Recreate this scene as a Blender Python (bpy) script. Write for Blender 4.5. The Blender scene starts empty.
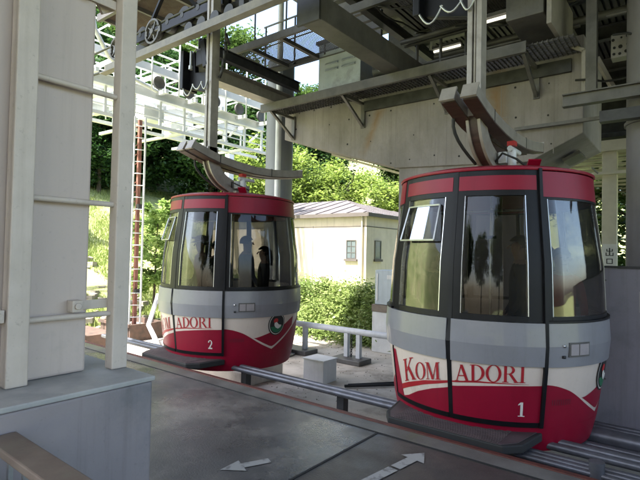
import bpy, bmesh, math, random
from mathutils import Vector, Matrix
random.seed(7)
S = bpy.context.scene
COL = S.collection
rad = math.radians
PI = math.pi

# ------------------------------------------------------------------ camera
cam_data = bpy.data.cameras.new('camera')
cam = bpy.data.objects.new('camera', cam_data)
COL.objects.link(cam)
cam_data.lens = 27.0
cam_data.sensor_width = 36.0
cam_data.clip_start = 0.05
cam_data.clip_end = 600
_h, _p, _r = rad(128.2), rad(1.4), rad(1.2)
_f = Vector((math.cos(_h) * math.cos(_p), math.sin(_h) * math.cos(_p), math.sin(_p)))
_q = _f.to_track_quat('-Z', 'Y').to_matrix().to_4x4()
cam.matrix_world = Matrix.Translation((0, 0, 1.6)) @ _q @ Matrix.Rotation(_r, 4, 'Z')
S.camera = cam

# ------------------------------------------------------------------ sky, sun, exposure
SUN_EL = 60.0
SUN_AZ = Vector((-0.30, -0.954))
world = bpy.data.worlds.new('World')
S.world = world
world.use_nodes = True
wn = world.node_tree
wn.nodes.clear()
wo = wn.nodes.new('ShaderNodeOutputWorld')
wb = wn.nodes.new('ShaderNodeBackground')
ws = wn.nodes.new('ShaderNodeTexSky')
ws.sky_type = 'NISHITA'
ws.sun_disc = False
ws.sun_elevation = rad(SUN_EL)
ws.sun_rotation = math.atan2(SUN_AZ.x, SUN_AZ.y) % (2 * PI)
ws.air_density = 1.0
ws.dust_density = 3.0
wb.inputs['Strength'].default_value = 0.15
wn.links.new(ws.outputs[0], wb.inputs[0])
wn.links.new(wb.outputs[0], wo.inputs[0])
sun_data = bpy.data.lights.new('sun', 'SUN')
sun_data.energy = 4.2
sun_data.angle = rad(0.55)
sun_data.color = (1.0, 0.95, 0.88)
sun = bpy.data.objects.new('sun', sun_data)
COL.objects.link(sun)
_sd = Vector((SUN_AZ.x * math.cos(rad(SUN_EL)), SUN_AZ.y * math.cos(rad(SUN_EL)), math.sin(rad(SUN_EL))))
sun.rotation_euler = (-_sd).to_track_quat('-Z', 'Y').to_euler()
S.view_settings.view_transform = 'Standard'
S.view_settings.look = 'None'
S.view_settings.exposure = 2.42
S.view_settings.gamma = 1.0
S.view_settings.use_curve_mapping = False
S.render.engine = 'CYCLES'
S.cycles.max_bounces = 8
S.cycles.transparent_max_bounces = 16

# ------------------------------------------------------------------ materials
MATS = {}


def mat(name, col, rough=0.6, metal=0.0, col2=None, scale=4.0, bump=0.0, bscale=40.0, spec=0.5,
        detail=5.0, ramp=(0.35, 0.65), stretch=(1, 1, 1), dirt=None, dscale=1.3, dramp=(0.52, 0.72), coat=0.0, speck=0.25, streak=0.0, blotch=0.0):
    """principled material whose colour wanders between col and col2 with noise, plus an optional stain colour"""
    m = bpy.data.materials.new(name)
    m.use_nodes = True
    nt = m.node_tree
    b = nt.nodes['Principled BSDF']
    b.inputs['Roughness'].default_value = rough
    b.inputs['Metallic'].default_value = metal
    b.inputs['Specular IOR Level'].default_value = spec
    b.inputs['Coat Weight'].default_value = coat
    b.inputs['Base Color'].default_value = (*col, 1)
    tc = nt.nodes.new('ShaderNodeTexCoord')
    mp = nt.nodes.new('ShaderNodeMapping')
    mp.inputs['Scale'].default_value = stretch
    nt.links.new(tc.outputs['Object'], mp.inputs[0])
    last = None
    if col2 is None:
        col2 = tuple(c * 0.86 for c in col)
    n = nt.nodes.new('ShaderNodeTexNoise')
    n.inputs['Scale'].default_value = scale
    n.inputs['Detail'].default_value = detail
    n.inputs['Roughness'].default_value = 0.6
    nt.links.new(mp.outputs[0], n.inputs['Vector'])
    r = nt.nodes.new('ShaderNodeValToRGB')
    r.color_ramp.elements[0].position = ramp[0]
    r.color_ramp.elements[1].position = ramp[1]
    r.color_ramp.elements[0].color = (*col2, 1)
    r.color_ramp.elements[1].color = (*col, 1)
    nt.links.new(n.outputs['Fac'], r.inputs[0])
    last = r.outputs[0]
    if dirt is not None:
        n2 = nt.nodes.new('ShaderNodeTexNoise')
        n2.inputs['Scale'].default_value = dscale
        n2.inputs['Detail'].default_value = 7
        n2.inputs['Roughness'].default_value = 0.7
        nt.links.new(mp.outputs[0], n2.inputs['Vector'])
        r2 = nt.nodes.new('ShaderNodeValToRGB')
        r2.color_ramp.elements[0].position = dramp[0]
        r2.color_ramp.elements[1].position = dramp[1]
        nt.links.new(n2.outputs['Fac'], r2.inputs[0])
        mx = nt.nodes.new('ShaderNodeMix')
        mx.data_type = 'RGBA'
        nt.links.new(r2.outputs[0], mx.inputs[0])
        nt.links.new(last, mx.inputs[6])
        mx.inputs[7].default_value = (*dirt, 1)
        last = mx.outputs[2]
    for (sc_, st_, lo_, hi_, f_, k_) in ((38.0, (1, 1, 1), .60, .72, speck, .45), (2.2, (5, 5, .22), .52, .72, streak, .6), (0.8, (1, 1, 1), .3, .7, blotch, .72)):
        if f_ <= 0:
            continue
        mp2 = nt.nodes.new('ShaderNodeMapping')
        mp2.inputs['Scale'].default_value = st_
        nt.links.new(tc.outputs['Object'], mp2.inputs[0])
        n4 = nt.nodes.new('ShaderNodeTexNoise')
        n4.inputs['Scale'].default_value = sc_
        n4.inputs['Detail'].default_value = 8
        n4.inputs['Roughness'].default_value = .68
        nt.links.new(mp2.outputs[0], n4.inputs['Vector'])
        mr = nt.nodes.new('ShaderNodeMapRange')
        mr.inputs[1].default_value = lo_
        mr.inputs[2].default_value = hi_
        mr.inputs[4].default_value = f_
        nt.links.new(n4.outputs['Fac'], mr.inputs[0])
        mx = nt.nodes.new('ShaderNodeMix')
        mx.data_type = 'RGBA'
        mx.blend_type = 'MULTIPLY'
        nt.links.new(mr.outputs[0], mx.inputs[0])
        nt.links.new(last, mx.inputs[6])
        mx.inputs[7].default_value = (k_, k_ * .95, k_ * .88, 1)
        last = mx.outputs[2]
    nt.links.new(last, b.inputs['Base Color'])
    rr = nt.nodes.new('ShaderNodeMapRange')
    rr.inputs[3].default_value = max(0.03, rough - 0.08)
    rr.inputs[4].default_value = min(1.0, rough + 0.1)
    nt.links.new(n.outputs['Fac'], rr.inputs[0])
    nt.links.new(rr.outputs[0], b.inputs['Roughness'])
    if bump > 0:
        n3 = nt.nodes.new('ShaderNodeTexNoise')
        n3.inputs['Scale'].default_value = bscale
        n3.inputs['Detail'].default_value = 6
        nt.links.new(mp.outputs[0], n3.inputs['Vector'])
        bp = nt.nodes.new('ShaderNodeBump')
        bp.inputs['Strength'].default_value = bump
        bp.inputs['Distance'].default_value = 0.01
        nt.links.new(n3.outputs['Fac'], bp.inputs['Height'])
        nt.links.new(bp.outputs[0], b.inputs['Normal'])
    MATS[name] = m
    return m


def leaf_mat(name, a, b, sc=0.6, trans=0.35):
    m = bpy.data.materials.new(name)
    m.use_nodes = True
    nt = m.node_tree
    nt.nodes.clear()
    o = nt.nodes.new('ShaderNodeOutputMaterial')
    tc = nt.nodes.new('ShaderNodeTexCoord')
    n = nt.nodes.new('ShaderNodeTexNoise')
    n.inputs['Scale'].default_value = sc
    n.inputs['Detail'].default_value = 6
    n.inputs['Roughness'].default_value = 0.7
    nt.links.new(tc.outputs['Object'], n.inputs['Vector'])
    r = nt.nodes.new('ShaderNodeValToRGB')
    r.color_ramp.elements[0].position = 0.35
    r.color_ramp.elements[1].position = 0.65
    r.color_ramp.elements[0].color = (*a, 1)
    r.color_ramp.elements[1].color = (*b, 1)
    nt.links.new(n.outputs['Fac'], r.inputs[0])
    d = nt.nodes.new('ShaderNodeBsdfPrincipled')
    d.inputs['Roughness'].default_value = 0.5
    t = nt.nodes.new('ShaderNodeBsdfTranslucent')
    mx = nt.nodes.new('ShaderNodeMixShader')
    mx.inputs[0].default_value = trans
    nt.links.new(r.outputs[0], d.inputs['Base Color'])
    nt.links.new(r.outputs[0], t.inputs['Color'])
    nt.links.new(d.outputs[0], mx.inputs[1])
    nt.links.new(t.outputs[0], mx.inputs[2])
    nt.links.new(mx.outputs[0], o.inputs[0])
    MATS[name] = m
    return m


def glass_mat(name, tint, refl=1.0):
    m = bpy.data.materials.new(name)
    m.use_nodes = True
    nt = m.node_tree
    nt.nodes.clear()
    o = nt.nodes.new('ShaderNodeOutputMaterial')
    t = nt.nodes.new('ShaderNodeBsdfTransparent')
    t.inputs[0].default_value = (*tint, 1)
    g = nt.nodes.new('ShaderNodeBsdfGlossy')
    g.inputs['Roughness'].default_value = 0.02
    g.inputs['Color'].default_value = (0.95, 0.95, 0.95, 1)
    tc = nt.nodes.new('ShaderNodeTexCoord')
    n = nt.nodes.new('ShaderNodeTexNoise')
    n.inputs['Scale'].default_value = 2.2
    nt.links.new(tc.outputs['Object'], n.inputs['Vector'])
    bp = nt.nodes.new('ShaderNodeBump')
    bp.inputs['Strength'].default_value = 0.06
    bp.inputs['Distance'].default_value = 0.05
    nt.links.new(n.outputs['Fac'], bp.inputs['Height'])
    nt.links.new(bp.outputs[0], g.inputs['Normal'])
    fr = nt.nodes.new('ShaderNodeFresnel')
    fr.inputs[0].default_value = 1.5
    mu = nt.nodes.new('ShaderNodeMath')
    mu.operation = 'MULTIPLY'
    mu.inputs[1].default_value = refl
    mx = nt.nodes.new('ShaderNodeMixShader')
    nt.links.new(fr.outputs[0], mu.inputs[0])
    nt.links.new(mu.outputs[0], mx.inputs[0])
    nt.links.new(t.outputs[0], mx.inputs[1])
    nt.links.new(g.outputs[0], mx.inputs[2])
    nt.links.new(mx.outputs[0], o.inputs[0])
    MATS[name] = m
    return m


mat('platform_floor', (0.135, 0.13, 0.122), rough=0.42, col2=(0.075, 0.072, 0.07), scale=1.6, detail=9, bump=0.25, bscale=70,
    dirt=(0.25, 0.235, 0.21), dscale=1.1, dramp=(0.5, 0.68), spec=0.5, blotch=.6, speck=.7)
mat('platform_floor_brown', (0.085, 0.075, 0.068), rough=0.5, col2=(0.055, 0.049, 0.046), scale=1.3, detail=9, bump=0.25, bscale=70,
    dirt=(0.12, 0.105, 0.09), dscale=0.9, dramp=(0.55, 0.8), spec=0.5, blotch=.5, speck=.6)


def wet(name, lo, hi, sc, r0, r1):
    nt = MATS[name].node_tree
    b = nt.nodes['Principled BSDF']
    tc = nt.nodes.new('ShaderNodeTexCoord')
    n = nt.nodes.new('ShaderNodeTexNoise')
    n.inputs['Scale'].default_value = sc
    n.inputs['Detail'].default_value = 8
    n.inputs['Roughness'].default_value = 0.62
    nt.links.new(tc.outputs['Object'], n.inputs['Vector'])
    mr = nt.nodes.new('ShaderNodeMapRange')
    mr.inputs[1].default_value = lo
    mr.inputs[2].default_value = hi
    mr.inputs[3].default_value = r0
    mr.inputs[4].default_value = r1
    nt.links.new(n.outputs['Fac'], mr.inputs[0])
    nt.links.new(mr.outputs[0], b.inputs['Roughness'])


wet('platform_floor', 0.42, 0.62, 0.9, 0.16, 0.55)
wet('platform_floor_brown', 0.4, 0.6, 1.2, 0.3, 0.6)
mat('edge_strip', (0.17, 0.165, 0.15), rough=0.5, col2=(0.09, 0.088, 0.08), scale=3, bump=0.2, bscale=60, dirt=(0.14, 0.16, 0.08), dscale=1.1, blotch=.6, speck=.6)
mat('red_angle', (0.11, 0.03, 0.02), rough=0.6, col2=(0.07, 0.02, 0.014), scale=9)
mat('joint', (0.02, 0.02, 0.02), rough=0.9)
mat('arrow_paint', (0.36, 0.35, 0.33), rough=0.6, col2=(0.17, 0.165, 0.155), scale=11, ramp=(0.34, 0.46))
mat('yard_concrete', (0.6, 0.55, 0.48), rough=0.85, col2=(0.45, 0.41, 0.35), scale=1.4, bump=0.3, bscale=30, dirt=(0.22, 0.2, 0.165), dscale=0.8, blotch=.6, speck=.6)
mat('concrete', (0.29, 0.268, 0.27), rough=0.85, col2=(0.21, 0.193, 0.193), scale=1.1, bump=0.35, bscale=28,
    dirt=(0.15, 0.14, 0.125), dscale=0.9, dramp=(0.46, 0.74), stretch=(1, 1, 0.5), streak=.55, blotch=.5, speck=.5)
def rust_run(name, x0, z0, x1, z1, width):
    """one slanting rust run on the pier face (a stain with its own shape), in the pier's own coordinates"""
    nt = MATS[name].node_tree
    b = nt.nodes['Principled BSDF']
    src = b.inputs['Base Color'].links[0].from_socket
    tc = nt.nodes.new('ShaderNodeTexCoord')
    n = nt.nodes.new('ShaderNodeTexNoise')
    n.inputs['Scale'].default_value = 5
    n.inputs['Detail'].default_value = 7
    nt.links.new(tc.outputs['Object'], n.inputs['Vector'])
    sp = nt.nodes.new('ShaderNodeSeparateXYZ')
    nt.links.new(tc.outputs['Object'], sp.inputs[0])

    def M(op, a, b_=None, cl=False):
        q = nt.nodes.new('ShaderNodeMath')
        q.operation = op
        q.use_clamp = cl
        for i, v in enumerate((a, b_)):
            if v is None: continue
            if isinstance(v, (int, float)): q.inputs[i].default_value = v
            else: nt.links.new(v, q.inputs[i])
        return q.outputs[0]
    k = (x1 - x0) / (z1 - z0)
    lx = M('ADD', M('MULTIPLY', M('SUBTRACT', sp.outputs[2], z0), k), x0)
    d = M('ABSOLUTE', M('SUBTRACT', M('ADD', sp.outputs[0], M('MULTIPLY', M('SUBTRACT', n.outputs['Fac'], .5), .25)), lx))
    m1 = M('SUBTRACT', 1.0, M('DIVIDE', d, width), True)
    m2 = M('DIVIDE', M('SUBTRACT', z0, sp.outputs[2]), .15, True)
    m3 = M('DIVIDE', M('SUBTRACT', sp.outputs[2], z1), .3, True)
    f = M('MULTIPLY', M('MULTIPLY', m1, m2), M('MULTIPLY', m3, M('MULTIPLY', n.outputs['Fac'], 1.5)), True)
    mx = nt.nodes.new('ShaderNodeMix')
    mx.data_type = 'RGBA'
    nt.links.new(f, mx.inputs[0])
    nt.links.new(src, mx.inputs[6])
    mx.inputs[7].default_value = (.2, .125, .07, 1)
    nt.links.new(mx.outputs[2], b.inputs['Base Color'])


MATS['pier_face'] = MATS['concrete'].copy()
rust_run('pier_face', -4.8 + 3.6, 4.5 + .9, -5.3 + 3.6, 3.45 + .9, .13)
rust_run('pier_face', -2.6 + 3.6, 4.9 + .9, -2.6 + 3.6, 3.3 + .9, .2)
mat('rust_stain', (0.24, 0.13, 0.055), rough=0.9, col2=(0.32, 0.25, 0.17), scale=5, stretch=(1, 1, 0.4))
mat('steel_grey', (0.13, 0.124, 0.12), rough=0.5, col2=(0.075, 0.072, 0.07), scale=3, dirt=(0.09, 0.085, 0.075), dscale=2.5, metal=0.2, streak=.4, blotch=.4)
mat('steel_dark', (0.05, 0.05, 0.05), rough=0.5, col2=(0.025, 0.025, 0.025), scale=5, metal=0.3)
mat('galvanised', (0.42, 0.43, 0.43), rough=0.38, metal=0.7, col2=(0.3, 0.31, 0.31), scale=8)
mat('arm_paint', (0.33, 0.305, 0.28), rough=0.4, col2=(0.25, 0.23, 0.21), scale=6, dirt=(0.16, 0.14, 0.12), dscale=4, dramp=(0.58, 0.8), metal=0.1, streak=.3, blotch=.4)
mat('wood_brown', (0.07, 0.042, 0.036), rough=0.5, col2=(0.04, 0.024, 0.02), scale=5, stretch=(1, 6, 1))
mat('gantry_paint', (0.74, 0.76, 0.76), rough=0.45, col2=(0.62, 0.65, 0.66), scale=2)
mat('column_paint', (0.6, 0.51, 0.46), rough=0.5, col2=(0.55, 0.465, 0.42), scale=1.6, dirt=(0.42, 0.38, 0.33), dscale=2.2, dramp=(0.6, 0.85), bump=0.06, bscale=60, streak=.35, blotch=.3)
mat('ladder_paint', (0.65, 0.57, 0.5), rough=0.5, col2=(0.57, 0.5, 0.43), scale=5, dirt=(0.3, 0.25, 0.19), dscale=9, dramp=(0.66, 0.8), bump=0.08, bscale=60, streak=.35, blotch=.3, speck=.5)
mat('plinth_paint', (0.37, 0.335, 0.345), rough=0.6, col2=(0.31, 0.28, 0.29), scale=1.3, dirt=(0.22, 0.22, 0.24), dscale=1.5, bump=0.1, bscale=50, streak=.5, blotch=.5)
mat('plinth_top', (0.46, 0.46, 0.44), rough=0.7, col2=(0.34, 0.345, 0.34), scale=5, bump=0.1, bscale=50)
mat('rail_brown', (0.2, 0.16, 0.125), rough=0.5, col2=(0.14, 0.1, 0.08), scale=7, dirt=(0.18, 0.16, 0.12), dscale=4)
mat('round_column', (0.15, 0.163, 0.185), rough=0.5, col2=(0.2, 0.215, 0.24), scale=1.5, stretch=(1, 1, 0.3), streak=.3)
mat('cabin_cream', (0.64, 0.54, 0.46), rough=0.28, col2=(0.58, 0.49, 0.42), scale=2, coat=0.4, dirt=(0.48, 0.43, 0.35), dscale=5, dramp=(0.6, 0.85), streak=.25)
mat('cabin_red', (0.25, 0.002, 0.022), rough=0.42, col2=(0.21, 0.002, 0.018), scale=2, coat=0.0, spec=0.35, dirt=(0.2, 0.012, 0.02), dscale=6, dramp=(0.62, 0.9), streak=.25)
mat('cabin_grey', (0.235, 0.235, 0.255), rough=0.35, col2=(0.205, 0.205, 0.22), scale=2, coat=0.2, dirt=(0.17, 0.168, 0.19), dscale=7, dramp=(0.6, 0.9), streak=.3, blotch=.15)
mat('cabin_black', (0.007, 0.007, 0.009), rough=0.42, col2=(0.004, 0.004, 0.005), scale=6, coat=0.0, spec=0.25)
mat('letter_red', (0.36, 0.012, 0.02), rough=0.4)
mat('letter_white', (0.7, 0.66, 0.6), rough=0.4)
mat('faint_mark', (0.16, 0.006, 0.022), rough=0.5)
mat('chrome', (0.6, 0.6, 0.6), rough=0.25, metal=0.9)
mat('rubber', (0.02, 0.02, 0.02), rough=0.75)
mat('step_tread', (0.085, 0.06, 0.062), rough=0.6, col2=(0.05, 0.038, 0.04), scale=8, bump=0.2, bscale=60)
mat('interior', (0.05, 0.045, 0.042), rough=0.7)
mat('emblem_green', (0.01, 0.13, 0.06), rough=0.5)
mat('emblem_red', (0.45, 0.02, 0.02), rough=0.5)
mat('column_dark', (0.15, 0.142, 0.16), rough=0.55, col2=(0.12, 0.115, 0.13), scale=2, streak=.4, blotch=.4)
mat('rail_grey', (0.2, 0.185, 0.16), rough=0.5, col2=(0.13, 0.12, 0.105), scale=5, streak=.3, blotch=.4)
mat('rail_steel', (0.1, 0.1, 0.108), rough=0.4, metal=0.4, col2=(0.13, 0.135, 0.155), scale=7)
mat('pipe_white', (0.62, 0.64, 0.67), rough=0.4, col2=(0.5, 0.52, 0.55), scale=3, streak=.3, blotch=.3)
mat('box_white', (0.7, 0.7, 0.69), rough=0.55, col2=(0.6, 0.6, 0.59), scale=3, streak=.4)
mat('cabinet_blue', (0.46, 0.51, 0.54), rough=0.5, col2=(0.4, 0.45, 0.48), scale=2, streak=.4)
mat('house_wall', (0.72, 0.64, 0.52), rough=0.9, col2=(0.62, 0.55, 0.44), scale=1.5, bump=0.2, bscale=40, dirt=(0.5, 0.47, 0.36), dscale=1.1, dramp=(0.62, 0.9), streak=.5, blotch=.3)
mat('house_roof', (0.13, 0.122, 0.125), rough=0.7, col2=(0.09, 0.078, 0.08), scale=2.2, stretch=(1, 3, 1), blotch=.6)
mat('house_fascia', (0.11, 0.095, 0.085), rough=0.7)
mat('window_glass', (0.12, 0.15, 0.16), rough=0.12, spec=0.8)
mat('panel_wall', (0.24, 0.225, 0.26), rough=0.6, col2=(0.21, 0.2, 0.23), scale=1.2, dirt=(0.17, 0.165, 0.19), dscale=2, streak=.45, blotch=.4)
mat('canopy_cream', (0.56, 0.53, 0.42), rough=0.6, col2=(0.47, 0.44, 0.35), scale=3)
mat('sign_white', (0.68, 0.68, 0.64), rough=0.5)
mat('ink_black', (0.015, 0.015, 0.015), rough=0.6)
mat('red_oxide', (0.3, 0.13, 0.095), rough=0.7, col2=(0.2, 0.08, 0.06), scale=5)
mat('plank_brown', (0.13, 0.08, 0.06), rough=0.8, col2=(0.07, 0.05, 0.04), scale=6)
mat('roof_deck', (0.07, 0.065, 0.062), rough=0.7, col2=(0.045, 0.042, 0.04), scale=2)
mat('cabinet_grey', (0.38, 0.42, 0.46), rough=0.5, col2=(0.3, 0.34, 0.37), scale=3, dirt=(0.2, 0.21, 0.22), dscale=2)
mat('bark', (0.1, 0.075, 0.05), rough=0.95, col2=(0.05, 0.04, 0.028), scale=6, stretch=(1, 1, 0.25))
mat('rock', (0.34, 0.31, 0.26), rough=0.9, col2=(0.2, 0.18, 0.15), scale=3, bump=0.6, bscale=8)
mat('path_pale', (0.5, 0.47, 0.4), rough=0.9, col2=(0.38, 0.36, 0.3), scale=2)
mat('skin', (0.36, 0.22, 0.15), rough=0.6)
mat('hair', (0.012, 0.01, 0.009), rough=0.5)
mat('cloth_dark', (0.03, 0.03, 0.035), rough=0.9)
mat('cloth_tan', (0.2, 0.14, 0.085), rough=0.9)
mat('cloth_red', (0.45, 0.05, 0.025), rough=0.85)
mat('cloth_blue', (0.05, 0.07, 0.13), rough=0.9)
mat('cloth_grey', (0.2, 0.19, 0.18), rough=0.9)
mat('trousers', (0.03, 0.032, 0.04), rough=0.9)
mat('door_grey', (0.3, 0.3, 0.29), rough=0.5)
mat('ground_grass', (0.36, 0.38, 0.17), rough=0.95, col2=(0.16, 0.21, 0.055), scale=0.5, detail=8, bump=0.8, bscale=5,
    dirt=(0.25, 0.22, 0.11), dscale=0.25, dramp=(0.5, 0.75))
leaf_mat('leaf_young', (0.2, 0.32, 0.07), (0.38, 0.5, 0.17), 0.9, 0.5)
leaf_mat('leaf_bright', (0.13, 0.2, 0.035), (0.28, 0.36, 0.08), 0.8, 0.45)
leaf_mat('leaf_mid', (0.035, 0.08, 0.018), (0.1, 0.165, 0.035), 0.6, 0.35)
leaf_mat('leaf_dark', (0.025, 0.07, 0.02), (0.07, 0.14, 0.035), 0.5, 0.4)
leaf_mat('leaf_pale', (0.13, 0.2, 0.05), (0.26, 0.33, 0.1), 0.9, 0.4)
leaf_mat('grass_blade', (0.2, 0.27, 0.06), (0.36, 0.4, 0.14), 0.4, 0.4)
glass_mat('cabin_glass', (0.57, 0.57, 0.555), 0.55)
glass_mat('clear_glass', (0.8, 0.83, 0.83), 1.5)
lm = bpy.data.materials.new('tube_light')
lm.use_nodes = True
lm.node_tree.nodes['Principled BSDF'].inputs['Emission Color'].default_value = (1.0, 0.95, 0.75, 1)
lm.node_tree.nodes['Principled BSDF'].inputs['Emission Strength'].default_value = 0.3
MATS['tube_light'] = lm


# ------------------------------------------------------------------ mesh builder
ORG = {}


class MB:
    def __init__(s):
        s.v, s.f, s.m = [], [], []
        s.mi = 0
        s.sm = []
        s.smooth = False

    def add(s, vs, fs):
        o = len(s.v)
        s.v += [Vector(v) for v in vs]
        for f in fs:
            s.f.append([o + i for i in f])
            s.m.append(s.mi)
            s.sm.append(s.smooth)

    def box(s, x0, x1, y0, y1, z0, z1):
        if x0 > x1: x0, x1 = x1, x0
        if y0 > y1: y0, y1 = y1, y0
        if z0 > z1: z0, z1 = z1, z0
        s.add([(x0, y0, z0), (x1, y0, z0), (x1, y1, z0), (x0, y1, z0), (x0, y0, z1), (x1, y0, z1), (x1, y1, z1), (x0, y1, z1)],
              [(0, 3, 2, 1), (4, 5, 6, 7), (0, 1, 5, 4), (1, 2, 6, 5), (2, 3, 7, 6), (3, 0, 4, 7)])

    def bar(s, p, q, w, h, up=(0, 0, 1)):
        """rectangular bar from p to q, w wide sideways and h along up"""
        p, q = Vector(p), Vector(q)
        d = (q - p).normalized()
        u = Vector(up)
        if abs(d.dot(u)) > 0.95:
            u = Vector((0, 1, 0))
        sd = d.cross(u).normalized()
        u = sd.cross(d).normalized()
        vs = []
        for c in (p, q):
            for a, b in ((-1, -1), (1, -1), (1, 1), (-1, 1)):
                vs.append(c + sd * a * w / 2 + u * b * h / 2)
        s.add(vs, [(0, 1, 2, 3), (7, 6, 5, 4), (0, 4, 5, 1), (1, 5, 6, 2), (2, 6, 7, 3), (3, 7, 4, 0)])

    def tube(s, p, q, r, n=10, r2=None, caps=True):
        s.path([p, q], r, n, r2, caps)

    def path(s, pts, r, n=8, r2=None, caps=True):
        pts = [Vector(p) for p in pts]
        rings = []
        L = len(pts)
        prev = None
        for i, p in enumerate(pts):
            d = (pts[min(i + 1, L - 1)] - pts[max(i - 1, 0)]).normalized()
            if prev is None:
                u = Vector((0, 0, 1)) if abs(d.z) < 0.9 else Vector((1, 0, 0))
            else:
                u = prev
            a = d.cross(u).normalized()
            u = a.cross(d).normalized()
            prev = u
            rr = r if r2 is None else r + (r2 - r) * i / max(1, L - 1)
            rings.append([p + (a * math.cos(2 * PI * k / n) + u * math.sin(2 * PI * k / n)) * rr for k in range(n)])
        sm0 = s.smooth
        s.smooth = True
        vs = [v for rg in rings for v in rg]
        fs = []
        for i in range(L - 1):
            for k in range(n):
                k2 = (k + 1) % n
                fs.append((i * n + k, i * n + k2, (i + 1) * n + k2, (i + 1) * n + k))
        s.add(vs, fs)
        s.smooth = False
        if caps:
            o = len(s.v) - len(vs)
            s.f.append([o + k for k in range(n)][::-1]); s.m.append(s.mi); s.sm.append(False)
            s.f.append([o + (L - 1) * n + k for k in range(n)]); s.m.append(s.mi); s.sm.append(False)
        s.smooth = sm0

    def prism(s, poly, axis, a, b):
        """extrude 2d polygon along an axis (0,1,2) between a and b"""
        n = len(poly)

        def P(t, u):
            if axis == 0: return (t, u[0], u[1])
            if axis == 1: return (u[0], t, u[1])
            return (u[0], u[1], t)
        vs = [P(a, u) for u in poly] + [P(b, u) for u in poly]
        s.add(vs, [tuple(range(n))[::-1], tuple(range(n, 2 * n))] + [(i, (i + 1) % n, n + (i + 1) % n, n + i) for i in range(n)])

    def lathe(s, prof, c=(0, 0), n=48, closed=False):
        sm0 = s.smooth
        s.smooth = True
        vs, fs = [], []
        for r, z in prof:
            for k in range(n):
                a = 2 * PI * k / n
                vs.append((c[0] + r * math.cos(a), c[1] + r * math.sin(a), z))
        L = len(prof)
        for i in range(L - 1):
            for k in range(n):
                k2 = (k + 1) % n
                fs.append((i * n + k, i * n + k2, (i + 1) * n + k2, (i + 1) * n + k))
        s.add(vs, fs)
        s.smooth = sm0

    def ibeam(s, p, q, w, h, t=0.015):
        p, q = Vector(p), Vector(q)
        s.bar(p, q, t, h - 2 * t - 0.001)
        z = Vector((0, 0, h / 2 - t / 2))
        s.bar(p + z, q + z, w, t)
        s.bar(p - z, q - z, w, t)

    def channel(s, p, q, w, h, t=0.012, side=1):
        p, q = Vector(p), Vector(q)
        d = (q - p).normalized()
        sd = d.cross(Vector((0, 0, 1))).normalized() * side
        s.bar(p + sd * (w / 2 - t / 2), q + sd * (w / 2 - t / 2), t, h)
        z = Vector((0, 0, h / 2 - t / 2))
        e = -sd * (t / 2 + 0.0005)
        s.bar(p + z + e, q + z + e, w - t - 0.001, t)
        s.bar(p - z + e, q - z + e, w - t - 0.001, t)

    def build(s, name, m, parent=None, bevel=0.0, loc=None, crease=0.9):
        me = bpy.data.meshes.new(name)
        org = ORG[parent.name] if parent is not None else Vector(loc if loc is not None else (0, 0, 0))
        me.from_pydata([v - org for v in s.v], [], s.f)
        ms = m if isinstance(m, (list, tuple)) else [m]
        for k in ms:
            me.materials.append(MATS[k])
        me.polygons.foreach_set('material_index', s.m)
        me.polygons.foreach_set('use_smooth', s.sm)
        me.update()
        if bevel > 0 or True:
            bm = bmesh.new()
            bm.from_mesh(me)
            bmesh.ops.recalc_face_normals(bm, faces=bm.faces)
            for e_ in bm.edges:
                if len(e_.link_faces) == 2 and e_.calc_face_angle(0) > crease:
                    e_.smooth = False
            bm.to_mesh(me)
            bm.free()
        o = bpy.data.objects.new(name, me)
        COL.objects.link(o)
        if parent is not None:
            o.parent = parent
        else:
            o.location = org
        ORG[o.name] = org.copy()
        if bevel > 0:
            b = o.modifiers.new('bevel', 'BEVEL')
            b.width = bevel
            b.segments = 2
            b.limit_method = 'ANGLE'
            b.angle_limit = rad(40)
        return o


def build_parts(mb, name, m, parent):
    """one part object for every connected piece of the mesh"""
    par = list(range(len(mb.v)))

    def fd(a):
        while par[a] != a:
            par[a] = par[par[a]]
            a = par[a]
        return a
    for f in mb.f:
        for v in f[1:]:
            par[fd(v)] = fd(f[0])
    grp = {}
    for i, f in enumerate(mb.f):
        grp.setdefault(fd(f[0]), []).append(i)
    for fs in grp.values():
        q = MB()
        mp = {}
        for i in fs:
            for v in mb.f[i]:
                if v not in mp:
                    mp[v] = len(q.v)
                    q.v.append(mb.v[v])
            q.f.append([mp[v] for v in mb.f[i]]); q.m.append(0); q.sm.append(mb.sm[i])
        q.build(name, m, parent)


def thing(name, label, cat, loc=(0, 0, 0), group=None):
    o = bpy.data.objects.new(name, None)
    o.empty_display_size = 0.2
    COL.objects.link(o)
    o.location = loc
    ORG[o.name] = Vector(loc)
    tag(o, label, cat, group)
    return o


def tag(o, label=None, cat=None, group=None, kind=None):
    if label: o['label'] = label
    if cat: o['category'] = cat
    if group: o['group'] = group
    if kind: o['kind'] = kind
    return o


def copy_tree(o, loc=None, rz=None, label=None, scale=None):
    c = o.copy()
    COL.objects.link(c)
    ORG[c.name] = ORG[o.name].copy()
    if loc is not None: c.location = loc
    if rz is not None: c.rotation_euler = (0, 0, rz)
    if scale is not None: c.scale = scale
    if label: c['label'] = label
    for ch in o.children:
        d = copy_tree(ch)
        d.parent = c
    return c


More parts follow.
